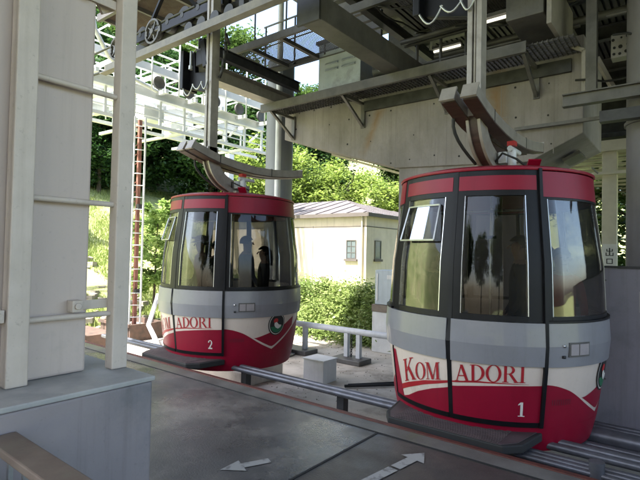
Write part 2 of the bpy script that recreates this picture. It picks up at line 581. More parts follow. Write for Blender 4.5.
# ------------------------------------------------------------------ ground
def hgt(x, y):
    h = -0.9
    # grass bank on the left, rising away from the station
    s = max(0.0, -x - 14.0)
    h += min(s, 14) * 0.43 + max(0, s - 14) * 0.35
    # pad the pale house stands on
    if -30 < x < 20 and y > 11.3:
        k = min(1.0, (y - 11.3) / 1.3)
        kx = min(1.0, max(0.0, (x + 17) / 2)) if x < 0 else 1.0
        h = max(h, -0.9 + 1.2 * k * kx) if x > -17 else h
    t = max(0.0, y - 27)
    h += t * 0.12 * min(1, max(0, (20 - x) / 20))
    return h


g = MB()
g.smooth = True
xs = [-150 + 6 * i for i in range(15)] + [-60 + 1.0 * i for i in range(90)] + [30 + 10 * i for i in range(12)]
ys = [-100 + 8 * i for i in range(12)] + [-4 + 0.9 * i for i in range(56)] + [47 + 8 * i for i in range(14)]
rg = random.Random(3)
vs = []
for x in xs:
    for y in ys:
        z = hgt(x, y)
        if z > -0.85:
            z += 0.12 * (math.sin(x * 1.3 + y * 0.6) + math.sin(y * 1.7 - x * 0.4)) + rg.uniform(-0.06, 0.06)
            z = max(z, -0.93)
        if -14.5 < x < 12 and -8 < y < 11.6:
            z = -0.96
        vs.append((x, y, z))
ny = len(ys)
g.add(vs, [(i * ny + j, (i + 1) * ny + j, (i + 1) * ny + j + 1, i * ny + j + 1) for i in range(len(xs) - 1) for j in range(ny - 1)])
tag(g.build('ground', 'ground_grass'), kind='structure')

g = MB()
g.box(-13.6, 12, 3.4, 11.2, -1.3, -0.9)
tag(g.build('concrete_yard', 'yard_concrete'), kind='structure')
g = MB()
g.prism([(-26, 2.5), (-13.3, 3.0), (-13.3, 5.6), (-17, 6.3), (-26, 6.0)], 2, -1.2, -0.93)
tag(g.build('path', 'path_pale'), kind='structure')

# platform the photographer stands on
g = MB()
g.box(-9.2, -2.236, -7, 3.73, -1.2, 0.0)
tag(g.build('platform_floor', 'platform_floor'), kind='structure')
g = MB()
g.box(-2.234, 12, -7, 3.73, -1.2, -0.001)
tag(g.build('platform_floor', 'platform_floor_brown'), kind='structure')
g = MB()
g.box(-9.2, 12, 3.734, 3.932, -1.2, 0.004)
tag(g.build('platform_edge_strip', 'edge_strip'), kind='structure')
g = MB()
g.box(-9.2, 12, 3.934, 3.99, -0.35, 0.012)
g.box(-9.2, 12, 3.934, 4.005, -0.37, -0.352)
tag(g.build('platform_edge_steel', 'red_angle', bevel=0.004), kind='structure')
g = MB()
g.box(-2.245, -2.225, -6, 3.72, -0.01, 0.0035)
g.box(-9.2, 12, 3.722, 3.738, -0.01, 0.0055)
tag(g.build('floor_joint', 'joint'), kind='structure')


def arrow(tail, tip, w, label, cut=None):
    t, p = Vector((*tail, 0)), Vector((*tip, 0))
    d = (p - t)
    L = d.length
    d.normalize()
    n = Vector((-d.y, d.x, 0))
    hl = 0.17
    mb = MB()
    z = Vector((0, 0, 0.0045))
    segs = [(0, L - hl)] if cut is None else [(0, cut), (cut + 0.03, L - hl)]
    for a, b in segs:
        mb.add([t + d * a - n * w / 2 + z, t + d * b - n * w / 2 + z, t + d * b + n * w / 2 + z, t + d * a + n * w / 2 + z], [(0, 1, 2, 3)])
    b = L - hl + 0.0005
    mb.add([t + d * b - n * w * 1.25 + z, p + z, t + d * b + n * w * 1.25 + z], [(0, 1, 2)])
    o = mb.build('floor_arrow', 'arrow_paint')
    tag(o, label, 'floor marking', 'painted arrows on the platform floor')


arrow((-2.56, 2.69), (-2.72, 2.34), 0.075, 'pale arrow painted on the floor pointing left, away from the tracks')
arrow((-1.83, 2.75), (-1.72, 3.60), 0.085, 'long pale arrow painted on the floor pointing at the step of the nearer cabin', cut=0.44)


# ------------------------------------------------------------------ trees
def crown_mesh(name, rx, ry, rz, n_cl, n_leaf, size, seed, m='leaf_mid', droop=0.0, shape='round', clr=0.28):
    r = random.Random(seed)
    vs, fs = [], []
    for _ in range(n_cl):
        while True:
            u = Vector((r.uniform(-1, 1), r.uniform(-1, 1), r.uniform(-1, 1)))
            if 0.25 < u.length < 1: break
        if shape == 'cone':
            k = (1 - (u.z + 1) / 2) ** 0.8 + 0.08
            c = Vector((u.x * rx * k, u.y * ry * k, u.z * rz))
        else:
            c = Vector((u.x * rx, u.y * ry, u.z * rz))
        cr = clr * (rx + ry) / 2 * r.uniform(0.6, 1.25)
        for _ in range(n_leaf):
            o = Vector((r.gauss(0, .5), r.gauss(0, .5), r.gauss(0, .32))) * cr
            o.z -= droop * o.xy.length
            p = c + o
            a = Vector((r.uniform(-1, 1), r.uniform(-1, 1), r.uniform(-.5, .5))).normalized()
            b = a.cross(Vector((r.uniform(-.6, .6), r.uniform(-.6, .6), 1))).normalized()
            s = size * r.uniform(0.55, 1.3)
            a *= s
            b *= s * 0.55
            i = len(vs)
            vs += [p - a, p - b * 1.0 + a * 0.1, p + a, p + b + a * 0.1]
            fs.append((i, i + 1, i + 2, i + 3))
    me = bpy.data.meshes.new(name)
    me.from_pydata(vs, [], fs)
    me.materials.append(MATS[m])
    me.update()
    return me


def trunk_mesh(h, r0, seed, rx, rz):
    r = random.Random(seed)
    t = MB()
    pts = [(0, 0, -0.6)]
    x = y = 0
    top = h + rz * 0.5
    for k in range(1, 7):
        x += r.uniform(-.06, .06) * h * .3
        y += r.uniform(-.06, .06) * h * .3
        pts.append((x, y, top * k / 6))
    t.path(pts, r0, 9, r0 * .25)
    for k in range(9):
        z = h * 0.55 + (top - h * 0.55) * k / 10
        i = min(5, int(z / top * 6))
        c = Vector(pts[i + 1])
        c = Vector((c.x, c.y, z))
        a = r.uniform(0, 2 * PI)
        L = rx * r.uniform(.5, .9)
        e = c + Vector((math.cos(a) * L, math.sin(a) * L, L * r.uniform(.3, .8)))
        mid = (c + e) / 2 + Vector((0, 0, -.1 * L))
        t.path([c, mid, e], r0 * .38, 6, r0 * .08)
    me = None
    return t


TREES = {}


def make_tree(kind, label, cat, loc, h, r0, crown_args, leaf, rz=0, sc=1, group=None):
    z = hgt(loc[0], loc[1])
    o = thing(kind, label, cat, (loc[0], loc[1], z), group)
    tb = trunk_mesh(h, r0, crown_args['seed'], crown_args['rx'], crown_args['rz'])
    tb.v = [v + ORG[o.name] for v in tb.v]
    tb.build('trunk', 'bark', o)
    me = crown_mesh(m=leaf, **crown_args)
    c = bpy.data.objects.new('crown', me)
    COL.objects.link(c)
    c.parent = o
    c.location = (0, 0, h)
    ORG[c.name] = ORG[o.name].copy()
    o.rotation_euler = (0, 0, rz)
    o.scale = (sc, sc, sc)
    return o


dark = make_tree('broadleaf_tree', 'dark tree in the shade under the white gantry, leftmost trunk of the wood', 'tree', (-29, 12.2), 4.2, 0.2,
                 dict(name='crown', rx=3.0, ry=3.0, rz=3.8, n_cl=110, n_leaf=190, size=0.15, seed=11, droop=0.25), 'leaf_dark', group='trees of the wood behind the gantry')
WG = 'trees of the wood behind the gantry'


def put(src, x, y, rz, sc, label, dz=0):
    copy_tree(src, (x, y, hgt(x, y) + dz), rz, label, (sc, sc, sc * 1.05))


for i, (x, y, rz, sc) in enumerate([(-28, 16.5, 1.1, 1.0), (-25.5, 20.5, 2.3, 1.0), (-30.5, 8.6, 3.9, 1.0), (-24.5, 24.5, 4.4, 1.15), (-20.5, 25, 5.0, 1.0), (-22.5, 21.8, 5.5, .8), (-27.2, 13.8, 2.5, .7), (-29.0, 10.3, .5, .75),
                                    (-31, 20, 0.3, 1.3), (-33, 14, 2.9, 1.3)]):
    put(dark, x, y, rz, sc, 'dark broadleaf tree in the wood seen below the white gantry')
dark['label'] = 'dark broadleaf tree in the wood seen below the white gantry'
mid = make_tree('broadleaf_tree', 'mid green tree rising behind the gantry railings', 'tree', (-36, 19), 7.5, 0.25,
                dict(name='crown', rx=3.6, ry=3.6, rz=4.2, n_cl=120, n_leaf=200, size=0.16, seed=23, droop=0.1), 'leaf_mid', group='green trees above the gantry')
for i, (x, y, rz, sc) in enumerate([(-38, 11, 1.0, 1.2), (-31, 26, 2.0, 1.15), (-40, 24, 3.0, 1.4), (-27, 33, 4.2, .95), (-19, 34, 5.2, .75), (-43, 15, 0.4, 1.6),
                                    (-13.5, 33, 0.9, .7), (-9, 31, 2.6, .7), (-4.5, 30, 3.3, .8), (-34, 30, 1.9, .85), (1, 30, 3.7, 1.0)]):
    put(mid, x, y, rz, sc, 'mid green broadleaf tree on the hillside behind the station')
mid['label'] = 'mid green broadleaf tree on the hillside behind the station'
for o in COL.objects:
    if o.get('group') == 'green trees above the gantry':
        o['group'] = 'green trees on the hillside'

pale = make_tree('maple_tree', 'light green leafy tree directly behind the roof of the pale house', 'tree', (-15.5, 22.5), 4.0, 0.18,
                 dict(name='crown', rx=3.2, ry=3.0, rz=2.9, n_cl=130, n_leaf=170, size=0.11, seed=31, droop=0.3, clr=0.22), 'leaf_bright')
put(pale, -19.0, 19.6, 2.2, 0.95, 'light green leafy tree left of the round grey column, behind the house')
put(pale, -11.2, 25.0, 4.0, 0.9, 'light green tree between the round column and the concrete pier, furthest right behind the house')
make_tree('young_tree', 'small yellow-green tree just left of the further cabin on the grass bank', 'tree', (-13.5, 8.75), 2.55, 0.05,
          dict(name='crown', rx=1.0, ry=0.9, rz=1.5, n_cl=75, n_leaf=70, size=0.085, seed=41, droop=0.5, clr=0.24), 'leaf_young')
make_tree('young_tree', 'small yellow-green tree on the grass bank, seen between column and ladder rail', 'tree', (-21.5, 8.2), 2.0, 0.06,
          dict(name='crown', rx=1.4, ry=1.3, rz=1.3, n_cl=50, n_leaf=60, size=0.12, seed=43, droop=0.4, clr=0.26), 'leaf_young')
make_tree('slender_tree', 'green tree beyond the exit sign post', 'tree', (-1.2, 17.5), 2.6, 0.12,
          dict(name='crown', rx=2.4, ry=1.8, rz=2.2, n_cl=70, n_leaf=70, size=0.14, seed=47, droop=0.2), 'leaf_mid')
# trees on the open side behind the photographer (they show in the cabin glass)
put(mid, 3, -24, 1.0, 1.0, 'mid green broadleaf tree on the open side behind the platform')
put(mid, 11, -20, 2.0, 1.1, 'mid green broadleaf tree on the open side behind the platform')
put(mid, -6, -27, 4.0, 1.1, 'mid green broadleaf tree on the open side behind the platform')
for o in COL.objects:
    if o.get('label') == 'mid green broadleaf tree on the open side behind the platform':
        o['group'] = 'trees on the open side'

# shrubs massed below the house, and grass on the bank
r = random.Random(5)
vs, fs = [], []


def leafquad(p, s, up=0.5):
    a = Vector((r.uniform(-1, 1), r.uniform(-1, 1), r.uniform(-up, up))).normalized()
    b = a.cross(Vector((r.uniform(-.7, .7), r.uniform(-.7, .7), 1))).normalized()
    i = len(vs)
    a, b = a * s, b * s * .55
    vs.extend([p - a, p - b, p + a, p + b])
    fs.append((i, i + 1, i + 2, i + 3))


for _ in range(420):
    cx, cy = r.uniform(-15.2, -4.5), r.uniform(10.7, 13.1)
    if cx > -8.3 and cy > 12.6: cy -= .5
    base = -0.9 + 1.2 * min(1, max(0, (cy - 11.1) / 1.3))
    hh = r.uniform(0.08, 0.36)
    cc = Vector((cx, cy, base + hh * .5))
    for _ in range(95):
        p = cc + Vector((r.gauss(0, .2), r.gauss(0, .2), r.gauss(0, .17)))
        leafquad(p, r.uniform(.03, .075))
me = bpy.data.meshes.new('shrubs')
me.from_pydata(vs, [], fs)
me.materials.append(MATS['leaf_pale'])
o = bpy.data.objects.new('shrub_bed', me)
COL.objects.link(o)
tag(o, 'dense light green shrubs on the bank in front of the pale house', 'shrubs', kind='stuff')
vs, fs = [], []
for _ in range(60000):
    x = r.uniform(-29, -13.8)
    y = r.uniform(4, 20)
    if y < 6.3 and x > -17 : continue
    z = hgt(x, y)
    s = r.uniform(.1, .26)
    a = r.uniform(0, 2 * PI)
    d = Vector((math.cos(a), math.sin(a), 0)) * .022
    t = Vector((r.uniform(-.1, .1), r.uniform(-.1, .1), s))
    i = len(vs)
    p = Vector((x, y, z - .02))
    vs += [p - d, p + d, p + t]
    fs.append((i, i + 1, i + 2))
me = bpy.data.meshes.new('grass')
me.from_pydata(vs, [], fs)
me.materials.append(MATS['grass_blade'])
o = bpy.data.objects.new('bank_grass', me)
COL.objects.link(o)
tag(o, 'bright sunlit long grass covering the bank on the left', 'grass', kind='stuff')
vs, fs = [], []
for _ in range(200):
    cx, cy = r.uniform(-19, -14), r.uniform(3.5, 9.5)
    z = hgt(cx, cy)
    s = r.uniform(.06, .22)
    i = len(vs)
    q = [Vector((cx + s * math.cos(k * 1.05 + cx) * r.uniform(.7, 1.2), cy + s * math.sin(k * 1.05 + cx) * r.uniform(.7, 1.2), z)) for k in range(6)]
    vs += q + [v * 1.0 + Vector((0, 0, s * r.uniform(.6, .9))) for v in q]
    fs += [tuple(i + 6 + k for k in range(6))] + [(i + k, i + (k + 1) % 6, i + 6 + (k + 1) % 6, i + 6 + k) for k in range(6)]
me = bpy.data.meshes.new('stones')
me.from_pydata(vs, [], fs)
me.materials.append(MATS['rock'])
o = bpy.data.objects.new('loose_stones', me)
COL.objects.link(o)
tag(o, 'loose pale stones and rubble at the foot of the grass bank', 'stones', kind='stuff')

# ------------------------------------------------------------------ pale house behind
hs = thing('house', 'small cream house with a low brown hipped roof behind the tracks', 'house', (-9, 13.9, 0.3))
HX1, HY0 = -8.98, 14.0
HX0, HY1 = -17.5, 20.0
m = MB()
m.box(HX0, HX1, HY0, HY1, 0.1, 2.95)
m.build('wall', 'house_wall', hs)
m = MB()
for x in (-11.35,):
    m.box(x - .012, x + .012, HY0 - .008, HY0 - .001, 0.3, 2.55)
m.box(HX0, HX1 + .003, HY0 - .012, HY0 - .001, 2.5, 2.53)
m.box(HX1 + .001, HX1 + .012, HY0, HY1, 2.5, 2.53)
m.build('panel_joint', 'house_fascia', hs)
m = MB()
m.box(HX0 - .05, HX1 + .05, HY0 - .05, HY1, .1, .42)
m.build('foundation', 'concrete', hs)
m = MB()
e = .16
a0, a1, b0, b1 = HX0 - e, HX1 + e, HY0 - e, HY1 + e
ym = (b0 + b1) / 2
zr = 3.85
zb = 2.97
m.add([(a0, b0, zb), (a1, b0, zb), (a1, b1, zb), (a0, b1, zb), (a0 + 2.6, ym, zr), (a1 - 3.2, ym, zr)],
      [(0, 1, 5, 4), (1, 2, 5), (2, 3, 4, 5), (3, 0, 4), (3, 2, 1, 0)])
rf = m.build('roof', 'house_roof', hs)
m = MB()
n = 13
for k in range(n):
    x = a0 + .2 + (a1 - a0 - .4) * k / (n - 1)
    t = 1.0
    lim = min((x - a0) / 2.6, (a1 - x) / 3.2, 1.0)
    m.bar((x, b0, zb + .012), (x, b0 + (ym - b0) * lim, zb + (zr - zb) * lim + .012), .025, .03)
for k in range(9):
    y = b0 + .2 + (b1 - b0 - .4) * k / 8
    lim = min((y - b0), (b1 - y)) / (ym - b0)
    m.bar((a1, y, zb + .012), (a1 - 3.2 * lim, y, zb + (zr - zb) * lim + .012), .025, .03)
build_parts(m, 'roof_seam', 'house_roof', rf)
m = MB()
m.box(a0 - .01, a1 + .01, b0 - .03, b0 - .002, zb - .12, zb + .01)
m.box(a1 + .002, a1 + .03, b0 - .03, b1, zb - .12, zb + .01)
m.build('gutter', 'house_fascia', rf)
m = MB()
m.tube((HX1 - .14, HY0 - .07, .42), (HX1 - .14, HY0 - .07, 2.84), .03, 10)
m.tube((HX1 - .14, HY0 - .07, 2.84), (HX1 - .14, HY0 - .12, 2.92), .03, 10)
m.build('downpipe', 'canopy_cream', hs)
m = MB()
m.box(-10.9, -10.7, HY0 - .05, HY0 - .002, .55, .7)
m.build('vent_grille', 'house_fascia', hs)


def house_window(face, c, w, z0, z1):
    f = MB()
    gl = MB()
    t = .035
    if face == 'y':
        x0, x1, y = c - w / 2, c + w / 2, HY0
        f.box(x0, x0 + t, y - .03, y + .01, z0, z1)
        f.box(x1 - t, x1, y - .03, y + .01, z0, z1)
        f.box(x0 + t, x1 - t, y - .03, y + .01, z0, z0 + t)
        f.box(x0 + t, x1 - t, y - .03, y + .01, z1 - t, z1)
        f.box(c - .012, c + .012, y - .025, y + .01, z0 + t, z1 - t)
        for q in (1, 2):
            zz = z0 + (z1 - z0) * q / 3
            f.box(x0 + t, x1 - t, y - .022, y + .01, zz - .01, zz + .01)
        gl.box(x0 + t, x1 - t, y - .012, y + .012, z0 + t, z1 - t)
        s = MB(); s.box(x0 - .06, x1 + .06, y - .08, y + .01, z0 - .08, z0)
    else:
        y0, y1, x = c - w / 2, c + w / 2, HX1
        f.box(x - .01, x + .03, y0, y0 + t, z0, z1)
        f.box(x - .01, x + .03, y1 - t, y1, z0, z1)
        f.box(x - .01, x + .03, y0 + t, y1 - t, z0, z0 + t)
        f.box(x - .01, x + .03, y0 + t, y1 - t, z1 - t, z1)
        gl.box(x - .012, x + .012, y0 + t, y1 - t, z0 + t, z1 - t)
        s = MB(); s.box(x - .01, x + .07, y0 - .05, y1 + .05, z0 - .08, z0)
    fo = f.build('window', 'steel_grey', hs)
    gl.build('window_pane', 'window_glass', fo)
    s.build('window_sill', 'house_fascia', fo)


house_window('y', -9.6, .42, 1.37, 2.04)
house_window('x', 14.75, .42, 1.37, 2.04)

# ------------------------------------------------------------------ concrete pier with hammerhead cap
pier = thing('concrete_pier', 'stained concrete pier with a wide hammerhead cap behind the cabins', 'pier', (-3.6, 8.9, -0.9))
YF, YB = 8.0, 9.7
m = MB()
m.prism([(-7.38, 4.87), (-7.38, 4.12), (-4.5, 3.22), (-2.1, 3.1), (-1.34, 3.46), (-1.34, 4.95), (-3, 4.95)], 1, YF, YB)
m.build('cap', 'pier_face', pier, bevel=.015)
m = MB()
m.box(-4.47, -2.25, YF + .06, YB - .06, -1.2, 3.25)
m.build('shaft', 'concrete', pier, bevel=.02)
m = MB()
for x in (-6.5, -5.55, -4.52, -3.5, -2.55, -1.75):
    z0 = 4.08 - (x + 7.36) * .317 if x < -4.49 else 3.17
    m.box(x - .006, x + .006, YF - .002, YF + .002, z0 + .02, 4.8)
m.box(-4.6, -1.4, YF - .0025, YF + .002, 3.86, 3.873)
build_parts(m, 'formwork_joint', 'concrete', pier)
m = MB()
rj = random.Random(8)
for x in [-7.0 + .47 * k for k in range(12)]:
    for z in (3.35, 3.8, 4.3, 4.68):
        lo = 4.08 - (x + 7.36) * .317 if x < -4.49 else 3.2
        if z > lo + .1 and rj.random() < .62:
            q = rj.uniform(.011, .02)
            xx, z2 = x + rj.uniform(-.05, .05), z + rj.uniform(-.04, .04)
            m.tube((xx, YF - .003, z2), (xx, YF + .01, z2), q, 10)
build_parts(m, 'tie_hole', 'joint', pier)
m = MB()
m.box(-1.338, -1.325, 8.7, 9.3, 3.02, 3.05)
m.bar((-1.75, 8.9, 3.19), (-1.5, 8.9, 3.31), .5, .05)
m.build('bearing_plate', 'steel_grey', pier)
m = MB()
m.bar((-7.0, YB - .25, 4.0 - .03), (-4.7, YB - .25, 3.24 - .03), .35, .05)
m.build('drain_trough', 'canopy_cream', pier)

# round column left of the pier
rc = thing('round_column', 'tall smooth blue-grey round steel column behind the further cabin', 'column', (-8.05, 8.55, -0.9))
m = MB()
m.tube((-8.05, 8.55, -1.0), (-8.05, 8.55, 6.2), .33, 40)
m.build('shaft', 'round_column', rc)
m = MB()
m.tube((-8.05, 8.55, -.92), (-8.05, 8.55, -.86), .5, 32)
m.build('base_plate', 'steel_grey', rc)
m = MB()
m.tube((-7.75, 8.2, -0.95), (-7.78, 8.2, 9.9), .07, 14)
tag(m.build('drain_pipe', 'pipe_white'), 'thin pale vertical pipe running up past the mesh walkway', 'pipe')

# ------------------------------------------------------------------ steel walkway along the pier cap
w = thing('maintenance_walkway', 'grey steel walkway with brackets running along the top of the concrete pier', 'walkway', (-4.6, 7.6, 4.6))
m = MB()
m.channel((-7.35, 7.22, 4.63), (-1.95, 7.22, 4.63), .07, .16, side=1)
m.build('edge_channel', 'steel_grey', w)
m = MB()
for k in range(90):
    x = -7.3 + 5.95 * k / 89
    m.box(x - .004, x + .004, 7.27, 7.97, 4.66, 4.69)
for k in range(8):
    y = 7.32 + .09 * k
    m.box(-7.3, -1.36, y - .004, y + .004, 4.665, 4.695)
m.build('grating', 'steel_grey', w)
for x in (-7.1, -5.25, -3.48, -2.0):
    m = MB()
    m.bar((x, 7.25, 4.56), (x, 7.995, 4.1), .05, .05)
    m.bar((x, 7.26, 4.56), (x, 7.995, 4.56), .05, .05)
    m.bar((x, 7.975, 4.08), (x, 7.975, 4.6), .09, .03)
    m.build('bracket', 'steel_grey', w)
m = MB()
m.box(-5.2, -1.5, 7.93, 7.99, 4.40, 4.60)
m.build('conduit_tray', 'steel_dark', w)

mc = thing('control_cabinet', 'blue-grey louvred machine cabinet standing on the walkway over the pier', 'cabinet', (-5.6, 7.7, 4.7))
m = MB()
m.box(-5.95, -4.95, 7.4, 8.0, 4.72, 5.72)
m.build('housing', 'cabinet_grey', mc, bevel=.01)
m = MB()
for x in (-5.62, -5.22):
    for z in (5.30, 5.18):
        m.prism([(7.399, z - .035), (7.36, z - .03), (7.399, z + .02)], 0, x - .15, x + .15)
m.build('louvre', 'cabinet_grey', mc)
m = MB()
m.box(-6.0, -4.9, 7.36, 8.04, 5.725, 5.78)
m.build('lid', 'steel_dark', mc)
m = MB()
for k in range(5):
    z = 5.86 + .2 * k
    m.box(-6.2, -4.9, 8.02, 8.09, z, z + .15)
m.box(-6.25, -6.2, 8.0, 8.1, 4.8, 6.9)
tag(m.build('louvred_screen', 'steel_grey'), 'dark louvred screen above the blue-grey cabinet', 'screen')
m = MB()
mo = thing('winch_motor', 'small dark motor with a round end beside the louvred cabinet', 'motor', (-4.55, 7.7, 4.72))
m.tube((-4.7, 7.55, 4.95), (-4.25, 7.55, 4.95), .14, 20)
m.build('housing', 'steel_dark', mo)
m = MB()
m.tube((-4.22, 7.55, 4.95), (-4.18, 7.55, 4.95), .1, 20)
m.tube((-4.5, 7.41, 4.95), (-4.5, 7.38, 4.95), .07, 16)
m.build('fan_cover', 'galvanised', mo)
m = MB()
m.box(-4.7, -4.3, 7.42, 7.7, 4.70, 4.80)
m.build('foot', 'steel_grey', mo)

# upper mesh walkway hanging at the left with open sky behind
w = thing('mesh_walkway', 'high wire-mesh walkway with a handrail against the bright sky', 'walkway', (-6.4, 6.8, 5.5))
m = MB()
m.channel((-7.75, 6.26, 5.5), (-2.0, 6.26, 5.5), .06, .13, side=1)
m.channel((-7.6, 7.4, 5.5), (-5.3, 7.4, 5.5), .06, .12, side=-1)
for x in (-7.55, -6.75, -5.95, -5.2):
    m.bar((x, 6.29, 5.47), (x, 7.37, 5.47), .07, .07)
m.build('frame', 'steel_grey', w)
m = MB()
for k in range(66):
    x = -7.6 + 2.6 * k / 65
    m.box(x - .0035, x + .0035, 6.3, 7.37, 5.52, 5.528)
for k in range(27):
    y = 6.32 + 1.04 * k / 26
    m.box(-7.6, -5.0, y - .0035, y + .0035, 5.529, 5.536)
m.build('wire_mesh', 'steel_grey', w)
m = MB()
for x in (-7.45, -6.6, -5.8):
    m.tube((x, 7.4, 5.5), (x, 7.4, 6.5), .02, 8)
    m.tube((x, 6.26, 5.5), (x, 6.26, 6.5), .016, 8)
m.tube((-7.5, 7.4, 6.5), (-5.2, 7.4, 6.5), .02, 8)
m.tube((-7.5, 7.4, 6.05), (-5.2, 7.4, 6.05), .014, 8)
m.tube((-7.5, 6.26, 6.5), (-5.2, 6.26, 6.5), .014, 8)
m.build('handrail', 'steel_grey', w)

w = thing('grating_platform', 'open grating platform at the very top left above the grip of the further cabin', 'walkway', (-8.2, 5.6, 6.4))
m = MB()
for y in (4.9, 6.3):
    m.channel((-9.9, y, 6.4), (-6.9, y, 6.4), .07, .15)
for x in (-9.8, -8.8, -7.8, -6.95):
    m.bar((x, 4.94, 6.38), (x, 6.26, 6.38), .06, .08)
m.build('frame', 'steel_grey', w)
m = MB()
for k in range(75):
    x = -9.85 + .04 * k
    m.box(x - .004, x + .004, 4.95, 6.26, 6.42, 6.44)
for k in range(18):
    y = 4.97 + .075 * k
    m.box(-9.85, -6.9, y - .004, y + .004, 6.441, 6.45)
m.build('grating', 'rail_brown', w)
w = thing('sheave_train', 'row of dark pulleys with a frame above the grip of the further cabin', 'pulleys', (-7.4, 5.0, 5.5))
m = MB()
m.bar((-8.6, 4.98, 5.62), (-6.0, 4.98, 5.62), .03, .14)
m.bar((-8.6, 5.14, 5.62), (-6.0, 5.14, 5.62), .03, .14)
m.bar((-8.4, 5.06, 5.6), (-7.2, 4.8, 6.3), .06, .06)
m.bar((-6.6, 5.06, 5.6), (-7.2, 4.8, 6.3), .06, .06)
m.bar((-7.2, 4.7, 6.3), (-7.2, 5.4, 6.3), .1, .1)
m.build('frame', 'cabin_black', w)
for k in range(6):
    m = MB()
    m.tube((-8.4 + .44 * k, 5.0, 5.68), (-8.4 + .44 * k, 5.12, 5.68), .17, 24)
    m.tube((-8.4 + .44 * k, 4.96, 5.68), (-8.4 + .44 * k, 5.16, 5.68), .05, 12)
    m.build('pulley', 'steel_dark', w)
w = thing('cable_bundle', 'sagging black cables hanging under the machine deck at top centre', 'cables', (-3, 7, 5.8))
for k, (x0, y0, x1, y1, sag, z) in enumerate([(-4.7, 6.2, -2.6, 6.6, .18, 5.95), (-4.5, 7.0, -2.0, 7.4, .22, 5.9), (-4.4, 5.8, -4.0, 8.8, .2, 5.9), (-2.6, 6.0, -.6, 6.8, .15, 5.9), (-2.2, 7.8, 0.4, 8.0, .2, 5.85), (-3.4, 8.1, -.8, 8.2, .25, 5.7), (-.9, 7.4, 1.0, 7.5, .2, 4.6), (-1.4, 7.7, .8, 7.65, .1, 4.15)]):
    m = MB()
    m.path([(x0 + (x1 - x0) * t / 12, y0 + (y1 - y0) * t / 12, z - sag * math.sin(PI * t / 12) + .03 * math.sin(t * 1.7 + k)) for t in range(13)], .016, 7)
    m.build('cable', 'rubber', w)
# I-beams and box beams of the machine level
def beam(name, label, p, q, wd, h, mt='steel_grey', kind='i', group=None):
    c = (Vector(p) + Vector(q)) / 2
    mb = MB()
    if kind == 'i': mb.ibeam(p, q, wd, h)
    elif kind == 'c': mb.channel(p, q, wd, h)
    elif kind == 'tube': mb.tube(p, q, wd, 12)
    else: mb.bar(p, q, wd, h)
    return tag(mb.build(name, mt, loc=c), label, 'beam' if kind != 'tube' else 'pipe', group)


beam('cross_beam', 'cream-bottomed steel beam reaching from the further hanger back to the round column', (-7.2, 5.3, 4.9), (-7.2, 8.0, 4.9), .3, .28, 'arm_paint')
beam('support_beam', 'dark steel beam under the mesh walkway beside the cream-bottomed beam', (-6.9, 5.2, 5.2), (-6.9, 7.9, 5.2), .12, .2, 'steel_dark')
b = thing('box_girder', 'big grey box girder slanting down from top centre to the walkway', 'beam', (-4.2, 6.6, 4.9))
m = MB(); m.bar((-4.2, 5.0, 4.95), (-4.2, 8.3, 4.95), .34, .36); m.build('girder', 'steel_grey', b, bevel=.01)
m = MB(); m.bar((-4.2, 4.96, 4.95), (-4.2, 4.998, 4.95), .4, .44); m.build('end_plate', 'steel_dark', b)
b = thing('box_girder', 'grey box girder end hanging below the lamps at top right', 'beam', (-1.9, 7.0, 5.1))
m = MB(); m.bar((-1.9, 6.9, 5.2), (-1.9, 9.5, 5.2), .5, .55); m.build('girder', 'steel_grey', b, bevel=.01)
m = MB(); m.bar((-1.58, 6.9, 5.1), (-1.58, 8.3, 5.1), .06, .7); m.build('side_plate', 'arm_paint', b)

rl = thing('rope_rail', 'long pale steel rail that the cabin grips roll along, high over the tracks', 'rail', (-3, 4.6, 5.0))
m = MB()
m.bar((-9.0, 4.62, 5.02), (6.0, 4.62, 5.02), .045, .17)
m.bar((-9.0, 4.57, 4.925), (6.0, 4.57, 4.925), .13, .018)
m.build('rail', 'rail_grey', rl)
for x in (-8.6, -7.4):
    m = MB()
    for k in range(24):
        a0_, a1_ = 2 * PI * k / 24, 2 * PI * (k + 1) / 24
        R_ = .2
        m.bar((x + R_ * math.cos(a0_), 4.62, 5.34 + R_ * math.sin(a0_)), (x + R_ * math.cos(a1_), 4.62, 5.34 + R_ * math.sin(a1_)), .06, .035)
    m.tube((x, 4.58, 5.34), (x, 4.66, 5.34), .05, 12)
    for k in range(5):
        a = k * 2 * PI / 5
        m.bar((x, 4.62, 5.34), (x + .18 * math.cos(a), 4.62, 5.34 + .18 * math.sin(a)), .03, .02)
    m.build('guide_wheel', 'steel_grey', rl)
m = MB()
for x in [-8.5, -5.2, -2, 2]:
    m.bar((x, 4.7, 5.0), (x, 4.7, 7.0), .1, .1)
build_parts(m, 'hanger_strut', 'steel_dark', rl)
beam('rope_rail', 'darker second rail just behind the long pale rail, over the tracks', (-9, 5.15, 5.55), (6, 5.15, 5.55), .08, .12, 'steel_dark', 'b')
beam('haul_rope', 'taut dark haulage cable above the pale rail', (-16, 5.0, 5.75), (6, 5.0, 5.75), .022, .02, 'steel_dark', 'tube')
beam('haul_rope', 'taut dark cable slanting behind the ladder towards the gantry', (-16, 4.2, 5.1), (-9, 4.62, 5.0), .022, .02, 'steel_dark', 'tube')

